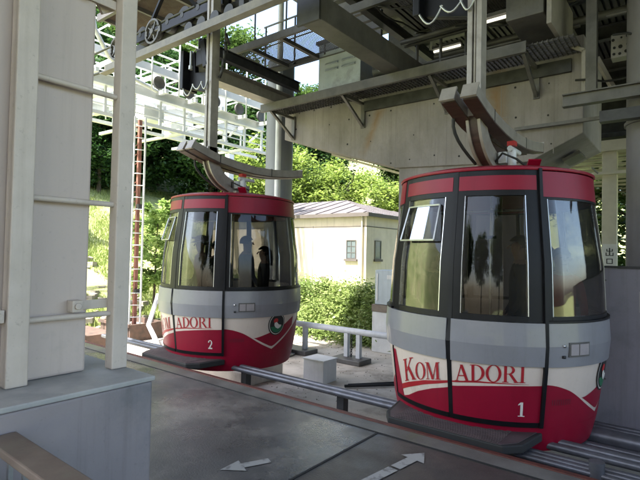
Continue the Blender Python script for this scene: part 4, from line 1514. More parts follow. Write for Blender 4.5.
def car(cx, cy, number, label, people):
    O = Vector((cx, cy, 0))
    car_ = thing('cable_car', label, 'cable car', (cx, cy, 0), 'cable cars at the platform')

    def P(th, z, off=0.0):
        a = rad(th)
        rr = RZ(z) + off
        return O + Vector((rr * math.sin(a), -rr * math.cos(a), z + LIFT(z)))

    def shell(th0, th1, z0, z1, oo, oi, mt, name, parent, step=2.0, prof=None, skew=None, bevel=0.0):
        nt_ = max(2, int(abs(th1 - th0) / step) + 1)
        zs = [z0] + [z for z, _ in PROF if z0 + .02 < z < z1 - .02] + [z1]
        if z1 - z0 > .3:
            ex = []
            for a, b in zip(zs, zs[1:]):
                ex.append(a)
                if a < .6 and b > .9: ex.append(.765)
                elif b - a > .25: ex.append((a + b) / 2)
            zs = ex + [z1]
        full = abs(th1 - th0) >= 359.9
        m = MB()
        m.smooth = True
        vo, nz = [], len(zs)
        for k in range(nt_):
            t = th0 + (th1 - th0) * k / (nt_ - 1)
            for z in zs:
                q = oo if prof is None else oo + prof(z)
                vo.append(P(t, z, q))
        for k in range(nt_):
            t = th0 + (th1 - th0) * k / (nt_ - 1)
            for z in zs:
                vo.append(P(t, z, oi))
        N = nt_ * nz
        fs = []
        for k in range(nt_ - 1):
            for j in range(nz - 1):
                a = k * nz + j
                fs.append((a, a + nz, a + nz + 1, a + 1))
                fs.append((N + a, N + a + 1, N + a + nz + 1, N + a + nz))
        m.add(vo, fs)
        m.smooth = False
        o0 = 0
        for k in range(nt_ - 1):
            a = k * nz
            m.f.append([a, a + nz, N + a + nz, N + a]); m.m.append(0); m.sm.append(False)
            a = k * nz + nz - 1
            m.f.append([a, N + a, N + a + nz, a + nz]); m.m.append(0); m.sm.append(False)
        if not full:
            for k in (0, nt_ - 1):
                for j in range(nz - 1):
                    a = k * nz + j
                    m.f.append([a, a + 1, N + a + 1, N + a]); m.m.append(0); m.sm.append(False)
        ob = m.build(name, mt, parent, crease=rad(9))
        return ob

    def decal(curve_lo, curve_hi, th0, th1, off, mt, name, parent, step=1.0, m=None):
        own = m is None
        m = m or MB()
        m.smooth = True
        n_ = max(2, int((th1 - th0) / step) + 1)
        nz = 6
        vs = []
        for k in range(n_):
            t = th0 + (th1 - th0) * k / (n_ - 1)
            lo, hi = curve_lo(t), curve_hi(t)
            if hi < lo: hi = lo
            for j in range(nz):
                vs.append(P(t, lo + (hi - lo) * j / (nz - 1), off))
        m.add(vs, [(k * nz + j, (k + 1) * nz + j, (k + 1) * nz + j + 1, k * nz + j + 1) for k in range(n_ - 1) for j in range(nz - 1)])
        if own:
            return m.build(name, mt, parent)

    def interp(pts):
        def f(t):
            if t <= pts[0][0]: return pts[0][1]
            for (a, b), (c, d) in zip(pts, pts[1:]):
                if t <= c:
                    u = (t - a) / (c - a)
                    return b + (d - b) * u
            return pts[-1][1]
        return f

    def smoothf(pts):
        """catmull-rom through the points"""
        f0 = interp(pts)

        def f(t):
            return (f0(t - 2.5) + 2 * f0(t) + f0(t + 2.5)) / 4
        return f

    # ---- body: lower shell all round except the door
    body = shell(43.5, 316.5, .0, .98, 0, -.04, 'cabin_cream', 'body', car_, 2.5)
    shell(43.5, 316.5, -.15, .06, .0045, -.03, 'cabin_red', 'skirt', body, 2.5)
    m = MB(); m.lathe([(0.001, -.16), (.9, -.16), (.93, -.15), (.93, -.06), (.001, -.06)], (cx, cy), 72); m.build('underbody', 'cabin_red', body)
    shell(-43.5, 43.5, -.15, .055, .004, -.05, 'cabin_red', 'sill', body)
    m = MB(); m.lathe([(.001, .0), (.96, .0), (.96, .03), (.001, .03)], (cx, cy), 48); m.build('floor', 'interior', body)
    # red livery on the side: arc then V, mirrored for the other half
    top1 = smoothf([(43.5, .43), (50, .415), (58, .365), (64, .30), (69, .24), (75, .18), (84, .105), (88, .08)])
    for sgn in (1, -1):
        lo = lambda t: .01
        if sgn == 1:
            decal(lo, top1, 43.5, 84, .003, 'cabin_red', 'livery_red', body)
            t2 = smoothf([(64, .285), (69, .29), (76, .325), (84, .365), (96, .44), (108, .54)])
            l2 = smoothf([(62, .34), (66, .295), (69, .268), (75, .21), (84, .135), (96, .26), (110, .42)])
            decal(l2, t2, 66, 109, .0035, 'cabin_red', 'livery_red', body)
            t3 = smoothf([(80, .07), (84, .105), (96, .225), (110, .385), (122, .5)])
            decal(lo, t3, 84.02, 270, .003, 'cabin_red', 'livery_red', body, 2)
        else:
            decal(lo, interp([(270, .45), (300, .1), (316.5, .3)]), 270.02, 316.5, .003, 'cabin_red', 'livery_red', body, 2)
    # faint unreadable marks
    m = MB()
    rr = random.Random(2)
    t = 48.0
    while t < 59:
        decal(lambda t_: .245, lambda t_: .245 + .05, t, t + .55, .0055, None, None, None, .6, m)
        if rr.random() < .7:
            decal(lambda t_: .283, lambda t_: .295, t + .56, t + .95, .0055, None, None, None, .6, m)
        t += 1.25
    m.build('faint_marking', 'faint_mark', body)
    # emblem
    emb_c, emb_z = 87.0, .465

    def disc(r_, off, mt, name, parent, y0=-1, y1=1, n_=40, cc=(0, 0), sx_=1.0):
        m = MB()
        pts = []
        for k in range(n_):
            a = 2 * PI * k / n_
            u, v = cc[0] + r_ * sx_ * math.cos(a), cc[1] + r_ * math.sin(a)
            v = max(min(v, y1), y0)
            pts.append(P(emb_c + math.degrees(u / 1.09), emb_z + v, off))
        c = P(emb_c + math.degrees(cc[0] / 1.09), emb_z + max(min(cc[1], y1), y0), off)
        m.add([c] + pts, [(0, 1 + k, 1 + (k + 1) % n_) for k in range(n_)])
        return m.build(name, mt, parent)
    em = disc(.165, .008, 'ink_black', 'emblem', body)
    disc(.15, .010, 'letter_white', 'emblem_ring', em)
    disc(.14, .012, 'ink_black', 'emblem_ground', em)
    disc(.125, .014, 'emblem_green', 'emblem_field', em, y1=-.035)
    disc(.036, .016, 'emblem_red', 'emblem_bird_head', em, cc=(-.035, .05), sx_=1.2)
    m = MB()
    bird = [(-.06, .02), (-.02, .03), (.03, -.01), (.085, -.02), (.07, -.05), (.02, -.07), (-.03, -.05), (-.06, -.015)]
    m.add([P(emb_c + math.degrees(u / 1.09), emb_z + v, .018) for u, v in bird], [tuple(range(len(bird)))])
    m.build('emblem_bird', 'letter_white', em)
    # grey belt (bulging), body side
    bul = lambda z: max(0, .016 * (1 - abs(z - .765) / .2)) if z < 1 else 0
    belt = shell(43.5, 316.5, .585, .965, .028, .002, 'cabin_grey', 'belt', car_, 2.5, bul)
    for t0, t1, zz0, zz1, mt in ((53.5, 65.5, .675, .80, 'steel_grey'), (54.3, 58.6, .69, .785, 'plinth_paint'), (59.2, 64.8, .69, .785, 'plinth_paint'), (50.3, 51.6, .76, .785, 'chrome'), (50.3, 51.6, .665, .69, 'steel_dark')):
        shell(t0, t1, zz0, zz1, .048 + (.002 if t1 - t0 > 8 else .006), .02, mt, 'latch', belt, 1)
    # black bead above and below belt
    shell(43.5, 316.5, .966, .985, .034, -.01, 'cabin_black', 'window_bead', car_, 2.5)
    # ---- door: two leaves

    for sgn, a0_, a1_, p0, p1 in ((-1, -42.2, -1.1, -35, -6), (1, 1.1, 42.2, 5.2, 35)):
        leaf = shell(a0_, a1_, .085, .6, .012, -.03, 'cabin_cream', 'door', car_, 2)
        shell(a0_, a1_, .59, .965, .036, -.02, 'cabin_grey', 'belt', leaf, 2, bul)
        # black frame around the pane
        shell(a0_, p0, .968, 2.40, .012, -.03, 'cabin_black', 'door_frame', leaf, 2)
        shell(p1, a1_, .968, 2.40, .012, -.03, 'cabin_black', 'door_frame', leaf, 2)
        shell(p0, p1, .968, 1.02, .011, -.028, 'cabin_black', 'door_frame', leaf, 2)
        shell(p0, p1, 2.15, 2.40, .011, -.028, 'cabin_black', 'door_frame', leaf, 2)
        shell(p0, p1, 1.021, 2.149, -.004, -.008, 'cabin_glass', 'door_pane', leaf, 2)
        # chrome edge lines of the pane
        shell(p0 - .25, p0 + .12, 1.02, 2.15, .014, -.02, 'chrome', 'pane_trim', leaf, 1)
        shell(p1 - .12, p1 + .25, 1.02, 2.15, .014, -.02, 'chrome', 'pane_trim', leaf, 1)
        if sgn > 0:
            shell(13, 21, 1.735, 1.765, -.02, -.05, 'cabin_black', 'door_handle', leaf, 1)
        fa, fb = (-38.5, -1.9) if sgn < 0 else (1.6, 41.0)
        shell(fa, fb, 2.2, 2.335, .016, .0, 'cabin_red', 'door_fascia', leaf, 2)
        # lower black border
        shell(a0_, a1_, .058, .098, .022, -.03, 'cabin_black', 'door_edge', leaf, 2)
        if sgn < 0:
            shell(a0_ - .8, a0_ + .4, .058, .6, .021, -.03, 'cabin_black', 'door_edge', leaf, 1)
            # vent sash
            A_, B_ = P(p0 + 1.2, 2.08, .016), P(p1 - 3, 2.08, .016)
            mA, mB_ = P((p0 * 2 + p1) / 3, 2.08, .018), P((p0 + p1 * 2) / 3, 2.08, .018)
            dn_ = [P(t_, 1.72, .07) for t_ in (p0 + 1.2, (p0 * 2 + p1) / 3, (p0 + p1 * 2) / 3, p1 - 3)]
            m = MB()
            up_ = [A_, mA, mB_, B_]
            for p_, q_ in list(zip(up_, up_[1:])) + list(zip(dn_, dn_[1:])) + [(A_, dn_[0]), (B_, dn_[3])]:
                m.bar(p_, q_, .015, .015)
            vf = m.build('vent_flap', 'galvanised', leaf)
            m = MB()
            for k in range(3):
                m.add([up_[k], up_[k + 1], dn_[k + 1], dn_[k]], [(0, 1, 2, 3)])
            m.build('flap_pane', 'cabin_glass', vf)
            zred = interp([(-42.2, .42), (-38, .40), (-37.2, .36), (-34.5, .20), (-33.5, .125), (-20, .22), (-10, .29), (-1.1, .335)])
            hw = interp([(-42.2, .55), (-38.8, .55), (-38.2, .52), (-33.6, .105), (-28, .14), (-20, .215), (-10, .285), (-1.1, .33)])
            decal(lambda t: .098, hw, a0_ + .4, a1_, .0145, 'cabin_red', 'livery_red', leaf, .3)
            decal(interp([(-35, .165), (-28, .215), (-15, .30), (-1.1, .37)]), interp([(-35, .215), (-28, .265), (-15, .34), (-1.1, .392)]), -34.6, a1_, .0148, 'letter_red', 'livery_line', leaf, 1)
        else:
            shell(a1_ - .2, a1_ + 1.4, .058, 2.40, .040, -.03, 'cabin_black', 'door_edge', leaf, 1, lambda z: bul(z) * .8)
            shell(-1.1 + 0.0, 1.1, .058, 2.40, .016, -.02, 'cabin_black', 'door_seal', leaf, 1, lambda z: (bul(z) + .024) if .585 < z < .97 else 0)
            hw = smoothf([(1.1, .35), (10, .378), (20, .40), (30, .415), (42.2, .422)])
            decal(lambda t: .098, hw, a0_, a1_ - .2, .0145, 'cabin_red', 'livery_red', leaf, 1)
            decal(smoothf([(1.1, .383), (12, .412), (24, .425), (36, .43)]), smoothf([(1.1, .397), (12, .428), (24, .434), (36, .431)]), a0_, 36, .0148, 'letter_red', 'livery_line', leaf, 1)
    # pillars next to the door, side windows, pillars round the back
    fr = MB()
    wins = [(46.5, 104), (110, 146), (150, 179), (181, 210), (214, 250), (256, 313.5)]
    prev = 43.7
    for a0_, a1_ in wins + [(316.4, None)]:
        shell(prev, a0_, .986, 2.14, .006, -.03, 'cabin_black', 'pillar', car_, 1.5)
        prev = a1_
    for a0_, a1_ in wins:
        wd = shell(a0_, a1_, .986, 1.02, .008, -.02, 'cabin_black', 'window_frame', car_, 2)
        shell(a0_, a1_, 2.12, 2.139, .008, -.02, 'cabin_black', 'window_rail', wd, 2)
        shell(a0_ + .1, a1_ - .1, 1.021, 2.119, .001, -.004, 'cabin_glass', 'window_pane', wd, 2)
        shell(a0_, a0_ + .45, 1.02, 2.12, .010, -.01, 'galvanised', 'window_trim', wd, 1)
        shell(a1_ - .45, a1_, 1.02, 2.12, .010, -.01, 'galvanised', 'window_trim', wd, 1)
    shell(43.7, 316.3, 2.14, 2.375, .012, -.03, 'cabin_red', 'fascia', car_, 2.5)
    # roof
    m = MB(); m.lathe([(.93, 2.385), (.992, 2.385), (.998, 2.395), (.994, 2.412), (.97, 2.42), (.85, 2.45), (.6, 2.48), (.3, 2.495), (.001, 2.50)], (cx, cy), 90)
    roof = m.build('roof', 'cabin_red', car_)
    m = MB(); m.lathe([(.94, 2.386), (.6, 2.38), (.001, 2.37)], (cx, cy), 60); m.build('ceiling', 'interior', roof)
    m = MB(); m.bar(O + Vector((.47, -.22, 2.46)), O + Vector((.53, -.32, 2.56)), .12, .018); m.bar(O + Vector((.5, -.2, 2.45)), O + Vector((.5, -.25, 2.52)), .02, .05)
    m.build('roof_hatch', 'cabin_red', roof)
    # interior pole and bench
    m = MB(); m.tube(O + Vector((0, 0, .03)), O + Vector((0, 0, 2.36)), .018, 10); m.tube(O + Vector((-.5, -.45, 2.05)), O + Vector((.5, -.45, 2.05)), .014, 8); m.build('grab_pole', 'chrome', car_)
    # step
    m = MB()
    hw_ = .62
    m.prism([(cx - .64, 4.22 - 5.35 + cy), (cx - .54, 4.08 - 5.35 + cy), (cx + .54, 4.08 - 5.35 + cy), (cx + .66, 4.22 - 5.35 + cy), (cx + .72, 4.62 - 5.35 + cy), (cx - .72, 4.62 - 5.35 + cy)], 2, -.045, .03)
    stp = m.build('step', 'rubber', car_, bevel=.012)
    m = MB()
    m.prism([(cx - .60, 4.23 - 5.35 + cy), (cx - .52, 4.09 - 5.35 + cy), (cx + .52, 4.09 - 5.35 + cy), (cx + .62, 4.23 - 5.35 + cy), (cx + .68, 4.6 - 5.35 + cy), (cx - .68, 4.6 - 5.35 + cy)], 2, .0305, .036)
    for k in range(16):
        y = 4.11 - 5.35 + cy + k * .03
        m.box(cx - .5, cx + .5, y, y + .012, .0361, .041)
    m.build('tread', 'step_tread', stp)

    # ---- lettering (own serif strokes), wrapped on the door
    R0 = 1.075

    def glyph(ch):
        q = []

        def rect(x0, x1, y0, y1): q.append([(x0, y0), (x1, y0), (x1, y1), (x0, y1)])

        def dia(x0, y0, x1, y1, w_): q.append([(x0 - w_ / 2, y0), (x0 + w_ / 2, y0), (x1 + w_ / 2, y1), (x1 - w_ / 2, y1)])

        def arc(cx_, cy_, ox, oy, ix, iy, a0, a1, n_=14):
            for k in range(n_):
                t0, t1 = rad(a0 + (a1 - a0) * k / n_), rad(a0 + (a1 - a0) * (k + 1) / n_)
                q.append([(cx_ + ix * math.cos(t0), cy_ + iy * math.sin(t0)), (cx_ + ox * math.cos(t0), cy_ + oy * math.sin(t0)),
                          (cx_ + ox * math.cos(t1), cy_ + oy * math.sin(t1)), (cx_ + ix * math.cos(t1), cy_ + iy * math.sin(t1))])
        s = .045
        if ch == 'K':
            rect(.1, .27, 0, 1); rect(0, .37, 0, s); rect(0, .37, 1 - s, 1)
            dia(.27, .42, .72, 1, .09); rect(.58, .9, 1 - s, 1)
            dia(.84, 0, .42, .62, .2); rect(.66, 1.0, 0, s); return q, 1.0
        if ch == 'O':
            arc(.46, .5, .46, .52, .29, .47, 0, 360, 28); return q, .96
        if ch == 'M':
            rect(.1, .16, 0, 1); rect(0, .27, 0, s); rect(0, .22, 1 - s, 1)
            dia(.54, 0, .2, 1, .17); dia(.54, 0, .88, 1, .07); rect(.84, 1.02, 0, 1); rect(.74, 1.12, 0, s); rect(.88, 1.12, 1 - s, 1); return q, 1.15
        if ch == 'A':
            dia(.12, 0, .44, 1, .07); dia(.8, 0, .44, 1, .18); rect(.22, .66, .3, .36); rect(0, .25, 0, s); rect(.62, .96, 0, s); return q, .96
        if ch == 'D':
            rect(.1, .27, 0, 1); rect(0, .27, 0, s); rect(0, .27, 1 - s, 1)
            arc(.3, .5, .58, .5, .4, .455, -90, 90, 18); rect(.27, .31, 0, s); rect(.27, .31, 1 - s, 1); return q, .93
        if ch == 'R':
            rect(.1, .27, 0, 1); rect(0, .37, 0, s); rect(0, .27, 1 - s, 1)
            arc(.36, .74, .36, .26, .19, .215, -90, 90, 14); rect(.27, .37, 1 - s, 1); rect(.27, .37, .48, .525)
            dia(.84, 0, .46, .5, .19); rect(.7, .98, 0, s); return q, .98
        if ch == 'I':
            rect(.1, .27, 0, 1); rect(0, .37, 0, s); rect(0, .37, 1 - s, 1); return q, .4
        if ch == '1':
            rect(.2, .42, 0, 1); rect(.02, .6, 0, .06); q.append([(.2, 1), (.2, .84), (.0, .78), (.0, .84)]); return q, .6
        if ch == '2':
            arc(.3, .7, .3, .3, .13, .22, -20, 175, 14)
            q.append([(.44, .62), (.59, .6), (.3, .12), (.08, .12)]); rect(.0, .6, 0, .14); return q, .62

    def text(chars, th, zb, slope, hfun, mt, name, parent, wk=.86, off0=.0165, gap=.055):
        m = MB()
        i = 0
        cur = rad(th) * R0
        th0 = cur
        for ch in chars:
            h_ = hfun(ch, i)
            q, adv = glyph(ch)
            for pl_ in q:
                pts = []
                # split quads so they follow the curve
                for (u, v) in pl_:
                    s_ = cur + u * h_ * wk
                    z_ = zb((math.degrees(s_ / R0))) + v * h_
                    pts.append(P(math.degrees(s_ / R0), z_, off0 + .00025 * (i % 14)))
                m.add(pts, [(0, 1, 2, 3)])
                i += 1
            cur += (adv + gap / .86) * h_ * wk
        return m.build(name, mt, parent), math.degrees(cur / R0)
    leaves = [c for c in car_.children if c.name.split('.')[0] == 'door']
    base = interp([(-34, .235), (-25, .30), (-15, .35), (-5, .385), (5, .405), (15, .43), (25, .44), (36, .445)])
    text('KOM', -30.6, base, 0, lambda c, i: .215 if c == 'K' else .16, 'letter_red', 'lettering', leaves[0], wk=.88, gap=.0)
    text('ADORI', 2.6, base, 0, lambda c, i: .15, 'letter_red', 'lettering', leaves[1], wk=.93, gap=.01)
    text(number, 31.5, lambda t: .15, 0, lambda c, i: .125, 'letter_white', 'number', leaves[1], wk=.8)

    # ---- hanger
    hy = cy - .52

    m = MB()
    m.box(cx - .075, cx - .022, hy - .07, hy + .08, 3.12, 6.0)
    m.box(cx + .022, cx + .075, hy - .07, hy + .08, 3.12, 6.0)
    m.box(cx - .0215, cx + .0215, hy + .0, hy + .06, 3.12, 6.0)
    m.tube((cx, hy - .045, 3.3), (cx, hy - .045, 6.0), .014, 8)
    hp = m.build('hanger_post', 'arm_paint', car_, bevel=.004)
    # curved guide beams
    prof = [(cy - .96, 3.15), (cy - .7, 3.075), (cy - .45, 3.02), (cy - .1, 2.975), (cy + .3, 2.95), (cy + .7, 2.96), (cy + 1.1, 3.0), (cy + 1.5, 3.06)]
    for dx in (-.108, .108):
        m = MB()
        for (y0, z0), (y1, z1) in zip(prof, prof[1:]):
            m.bar((cx + dx, y0, z0), (cx + dx, y1 + .004, z1), .13, .12)
        gb = m.build('guide_beam', 'arm_paint', car_)
        m = MB()
        for (y0, z0), (y1, z1) in zip(prof, prof[1:]):
            m.bar((cx + dx, y0, z0 - .069), (cx + dx, y1 + .004, z1 - .069), .14, .016)
        m.build('wear_strip', 'wood_brown', gb)
        m = MB()
        m.bar((cx + dx, prof[0][0] - .02, prof[0][1] + .01), (cx + dx, prof[0][0] - .001, prof[0][1]), .155, .155)
        m.bar((cx + dx, prof[-1][0] + .006, prof[-1][1]), (cx + dx, prof[-1][0] + .02, prof[-1][1]), .145, .15)
        build_parts(m, 'end_plate', 'arm_paint', gb)
        m = MB()
        for j in (2, 5):
            m.bar((cx + dx, prof[j][0] - .008, prof[j][1]), (cx + dx, prof[j][0] + .008, prof[j][1]), .136, .14)
        build_parts(m, 'joint_band', 'steel_dark', gb)
    m = MB()
    for y_, z_ in ((cy - .6, 3.05), (cy + .1, 2.96), (cy + .9, 2.98)):
        m.bar((cx - .1, y_, z_), (cx + .1, y_, z_), .06, .08)
    build_parts(m, 'cross_tie', 'arm_paint', hp)
    # curved suspension arm from the beams to the roof
    arm = []
    for k in range(15):
        t = k / 14
        a_, b_, c_, d_ = (hy + .0, 3.2), (hy - .02, 2.8), (hy + .2, 2.62), (hy + .78, 2.575)
        arm.append(tuple((1 - t) ** 3 * a_[q] + 3 * t * (1 - t) ** 2 * b_[q] + 3 * t * t * (1 - t) * c_[q] + t ** 3 * d_[q] for q in (0, 1)))

    def ribbon(m, x0, x1, o0, o1):
        """curved bar following the arm, between two offsets from its centre line"""
        vs = []
        for k, (y, z) in enumerate(arm):
            y2, z2 = arm[min(k + 1, 14)]
            y1, z1 = arm[max(k - 1, 0)]
            d = Vector((y2 - y1, z2 - z1)).normalized()
            n_ = Vector((-d.y, d.x))
            for x, o in ((x0, o0), (x1, o0), (x1, o1), (x0, o1)):
                vs.append((x, y + n_.x * o, z + n_.y * o))
        fs = [(0, 1, 2, 3), (59, 58, 57, 56)]
        for k in range(14):
            for q in range(4):
                fs.append((k * 4 + q, k * 4 + (q + 1) % 4, k * 4 + 4 + (q + 1) % 4, k * 4 + 4 + q))
        m.smooth = True
        m.add(vs, fs)
        m.smooth = False
    m = MB()
    ribbon(m, cx - .075, cx - .045, -.1, .1)
    ribbon(m, cx + .045, cx + .075, -.1, .1)
    ribbon(m, cx - .0448, cx + .0448, -.07, .07)
    m.box(cx - .16, cx + .16, cy - .1, cy + .3, 2.475, 2.56)
    sa = m.build('suspension_arm', 'arm_paint', car_, crease=.5)
    m = MB()
    ribbon(m, cx - .0446, cx + .0446, -.078, -.0705)
    m.build('arm_lining', 'wood_brown', sa)
    m = MB()
    m.tube((cx + .22, cy - .02, 2.56), (cx + .22, cy - .02, 2.74), .045, 14)
    m.tube((cx + .22, cy - .1, 2.75), (cx + .22, cy + .22, 2.75), .03, 12)
    m.box(cx + .10, cx + .18, cy - .1, cy + .1, 2.6, 2.72)
    m.build('damper', 'pipe_white', car_)
    m = MB()
    m.box(cx + .18, cx + .26, cy - .07, cy + .02, 2.785, 2.835)
    m.build('damper_cap', 'emblem_red', car_)
    m = MB()
    m.path([(cx - .1 - .08 * math.sin(PI * t / 10), hy - .02 - .16 * math.sin(PI * t / 10) + .3 * (t / 10) ** 3, 3.25 - .66 * t / 10) for t in range(11)], .018, 8)
    m.path([(cx + .05, cy - .1, 2.6), (cx + .18, cy - .22, 2.68), (cx + .3, cy - .15, 2.62), (cx + .36, cy, 2.56)], .012, 8)
    m.build('cable_hose', 'rubber', car_)
    # grip carriage up on the rail
    m = MB()
    m.prism([(cx - .62, 4.25), (cx - .62, 4.85), (cx - .5, 4.85), (cx - .46, 4.5), (cx + .02, 4.42), (cx + .02, 4.15), (cx - .1, 4.1)], 1, hy + .02, hy + .1)
    m.bar((cx - .1, hy, 4.5), (cx - .2, hy, 4.95), .12, .14)
    m.box(cx - .68, cx - .60, hy - .12, hy + .18, 4.22, 4.86)
    m.box(cx - .35, cx - .08, hy - .06, hy + .2, 4.55, 4.8)
    gp = m.build('grip', 'cabin_black', car_, bevel=.01)
    m = MB()
    for k in range(4):
        m.tube((cx - .55 + .33 * k, hy - .08, 5.22), (cx - .55 + .33 * k, hy + .02, 5.22), .105, 20)
    build_parts(m, 'grip_wheel', 'steel_dark', gp)
    m = MB()
    for a_, b_, dp in ((-.62, -.34, .16), (-.36, -.12, .1), (-.14, .02, .13)):
        m.path([(cx + a_ + (b_ - a_) * t / 8, hy - .1, 4.25 - dp * math.sin(PI * t / 8)) for t in range(9)], .012, 8)
    m.tube((cx - .42, hy - .1, 4.55), (cx - .42, hy - .1, 4.8), .02, 8)
    m.tube((cx - .42, hy - .1, 4.5), (cx - .42, hy - .1, 4.56), .035, 10)
    m.build('grip_hose', 'galvanised', gp)
    m = MB()
    for k in range(5):
        m.tube((cx + .12 + .03 * k, hy + .05 + .02 * k, 4.3 + .13 * k), (cx + .2 + .01 * k, hy + .05, 4.45 + .13 * k), .025, 6)
    m.build('spring_pack', 'steel_dark', gp)
    return car_, P


def thing_child(name, parent):
    return None


# ------------------------------------------------------------------ people
def person(x, y, z, face, h, label, top, hatc=None, arm=0.15, lean=0.0, long_hair=False, sit=False):
    """standing figure grown from a joint skeleton; face = heading in degrees"""
    k = h / 1.72
    J = {}
    E = []
    Rr = {}

    def j(n, p, r_, par=None):
        J[n] = Vector(p) * k
        Rr[n] = r_ * k
        if par: E.append((par, n))
    j('pelvis', (0, 0, .93), .145)
    j('waist', (0, .01, 1.08), .125, 'pelvis')
    j('chest', (0, .0, 1.28), .15, 'waist')
    j('collar', (0, -.01, 1.42), .10, 'chest')
    j('neck', (0, 0, 1.50), .052, 'collar')
    j('head0', (0, .015, 1.56), .065, 'neck')
    j('head1', (0, .02, 1.63), .086, 'head0')
    j('head2', (0, .01, 1.69), .06, 'head1')
    for s, t in ((-1, 'l'), (1, 'r')):
        j('sh' + t, (s * .17, 0, 1.40), .062, 'collar')
        j('el' + t, (s * .235, .0 + arm * .2, 1.13), .043, 'sh' + t)
        j('wr' + t, (s * .20, .12 + arm, .93 + arm * .8), .03, 'el' + t)
        j('pa' + t, (s * .19, .17 + arm, .90 + arm), .034, 'wr' + t)
        for q in range(4):
            dx = (q - 1.5) * .019
            j('f%s%d' % (t, q), (s * .19 + dx, .215 + arm, .885 + arm), .0095, 'pa' + t)
            j('g%s%d' % (t, q), (s * .19 + dx, .245 + arm - .004 * abs(q - 1), .86 + arm), .0085, 'f%s%d' % (t, q))
        j('th' + t, (s * .15, .185 + arm, .90 + arm), .011, 'pa' + t)
        j('ti' + t, (s * .14, .215 + arm, .885 + arm), .009, 'th' + t)
        j('hp' + t, (s * .09, 0, .88), .10, 'pelvis')
        j('kn' + t, (s * .10, .02, .48), .062, 'hp' + t)
        j('an' + t, (s * .11, -.02, .09), .042, 'kn' + t)
        j('to' + t, (s * .13, .14, .035), .035, 'an' + t)
    names = list(J)
    idx = {n: i for i, n in enumerate(names)}
    me = bpy.data.meshes.new('tmp')
    me.from_pydata([J[n] for n in names], [(idx[a], idx[b]) for a, b in E], [])
    ob = bpy.data.objects.new('tmp', me)
    COL.objects.link(ob)
    md = ob.modifiers.new('skin', 'SKIN')
    sv = me.skin_vertices[0].data
    for n in names:
        sv[idx[n]].radius = (Rr[n] * (1.15 if n in ('chest', 'pelvis', 'waist') else 1), Rr[n] * (.8 if n in ('chest', 'pelvis', 'waist') else 1))
    sv[0].use_root = True
    sb = ob.modifiers.new('sub', 'SUBSURF')
    sb.levels = sb.render_levels = 2
    dg = bpy.context.evaluated_depsgraph_get()
    nm = bpy.data.meshes.new_from_object(ob.evaluated_get(dg))
    bpy.data.objects.remove(ob)
    root = thing('person', label, 'person', (x, y, z))
    root.rotation_euler = (rad(lean), 0, rad(face - 90))
    nm.materials.clear()
    for mm in ('skin', top, 'trousers', 'rubber'):
        nm.materials.append(MATS[mm])
    for p in nm.polygons:
        c = p.center / k
        p.use_smooth = True
        if c.z > 1.46: p.material_index = 0
        elif abs(c.x) > .1 and c.y > .13 + arm * .9 and c.z > .7: p.material_index = 0
        elif c.z < .1: p.material_index = 3
        elif c.z < .95 and abs(c.x) < .2 and c.y < .13: p.material_index = 2
        else: p.material_index = 1
    b = bpy.data.objects.new('body', nm)
    COL.objects.link(b)
    b.parent = root
    b.location = (0, 0, 0)
    ORG[b.name] = Vector((0, 0, 0))
    # face details and hair in local space
    ORG[root.name] = Vector((0, 0, 0))
    f = MB()
    f.smooth = True
    f.path([Vector((0, .10, 1.65)) * k, Vector((0, .125, 1.615)) * k], .008 * k, 8, .014 * k)
    for s in (-1, 1):
        f.tube(Vector((s * .08, .01, 1.61)) * k, Vector((s * .1, .005, 1.65)) * k, .016 * k, 8)
    f.build('nose_and_ears', 'skin', root)
    e = MB()
    for s in (-1, 1):
        e.tube(Vector((s * .032, .09, 1.648)) * k, Vector((s * .032, .104, 1.648)) * k, .009 * k, 8)
    e.bar(Vector((-.022, .102, 1.575)) * k, Vector((.022, .102, 1.575)) * k, .008, .006)
    e.build('eyes_and_mouth', 'hair', root)
    hm = MB()
    hm.smooth = True
    n_, vs_, fs_ = 18, [], []
    rows = 7
    for a in range(rows + 1):
        ph = rad(90 - a * (105 if not long_hair else 130) / rows)
        for q in range(n_):
            th = 2 * PI * q / n_
            front = max(0, math.sin(th))
            rr_ = .108
            zz_ = 1.655 + .105 * math.sin(ph)
            if front > .3 and zz_ < 1.69: zz_ = 1.69
            vs_.append(Vector((rr_ * .9 * math.cos(ph) * math.cos(th), -.002 + rr_ * 1.05 * math.cos(ph) * math.sin(th), zz_)) * k)
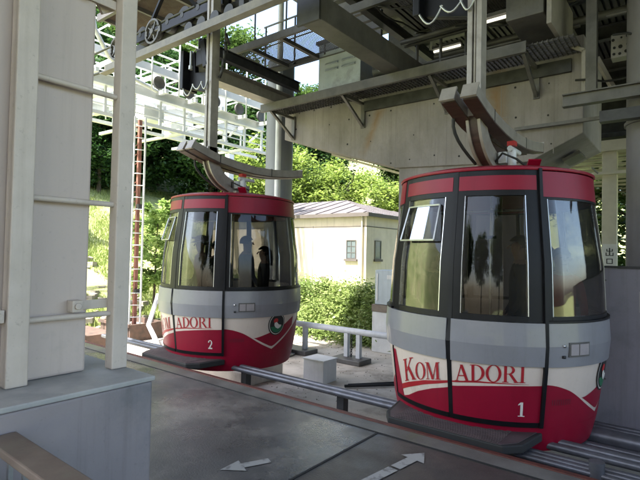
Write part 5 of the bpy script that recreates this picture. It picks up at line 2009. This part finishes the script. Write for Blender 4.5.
    for a in range(rows):
        for q in range(n_):
            q2 = (q + 1) % n_
            fs_.append((a * n_ + q, (a + 1) * n_ + q, (a + 1) * n_ + q2, a * n_ + q2))
    hm.add(vs_, fs_)
    if long_hair:
        hm.path([Vector((0, -.05, 1.66)) * k, Vector((0, -.09, 1.55)) * k, Vector((0, -.10, 1.42)) * k], .085 * k, 12, .05 * k)
    hm.build('hair', 'hair', root)
    if hatc:
        ht = MB()
        ht.lathe([(.001, 1.80 * k), (.07 * k, 1.79 * k), (.108 * k, 1.745 * k), (.113 * k, 1.695 * k), (.18 * k, 1.675 * k), (.18 * k, 1.67 * k), (.11 * k, 1.685 * k)], (0, 0), 24)
        ht.build('hat', hatc, root)
    return root


C1 = (-1.8, 5.36)
C2 = (-6.03, 5.34)
car(C1[0], C1[1], '1', 'nearer red, cream and grey cable car, number 1, large at the right', None)
car(C2[0], C2[1], '2', 'further red, cream and grey cable car, number 2, left of centre', None)

person(C2[0] - .5, C2[1] - .25, .04, 250, 1.72, 'person in a hat and tan jacket at the left window of the further cabin', 'cloth_tan', hatc='cloth_grey', arm=0)
person(C2[0] - .02, C2[1] - .3, .04, 330, 1.68, 'dark-haired person just right of the door edge in the further cabin', 'cloth_dark', arm=0)
person(C2[0] + .22, C2[1] + .1, .04, 70, 1.76, 'tallest silhouetted person in the further cabin, seen from behind', 'cloth_blue', arm=.03)
person(C2[0] + .58, C2[1] + .15, .04, 230, 1.6, 'short long-haired person at the right side of the further cabin', 'cloth_dark', arm=0, long_hair=True)
person(-2.38, 5.08, .04, 60, 1.6, 'person in dark clothes behind the left door pane of the nearer cabin', 'cloth_dark', arm=0, long_hair=True)
person(-1.46, 5.25, .04, 200, 1.74, 'person in a dark jacket behind the right door pane of the nearer cabin', 'cloth_dark', arm=0)
person(-1.08, 5.3, .04, 300, 1.62, 'person in a red top at the right window of the nearer cabin', 'cloth_red', arm=0)
person(-1.35, 5.85, .04, 120, 1.66, 'person in blue seen from behind, deep inside the nearer cabin', 'cloth_blue', arm=0)

S.render.resolution_x = 1024
S.render.resolution_y = 768
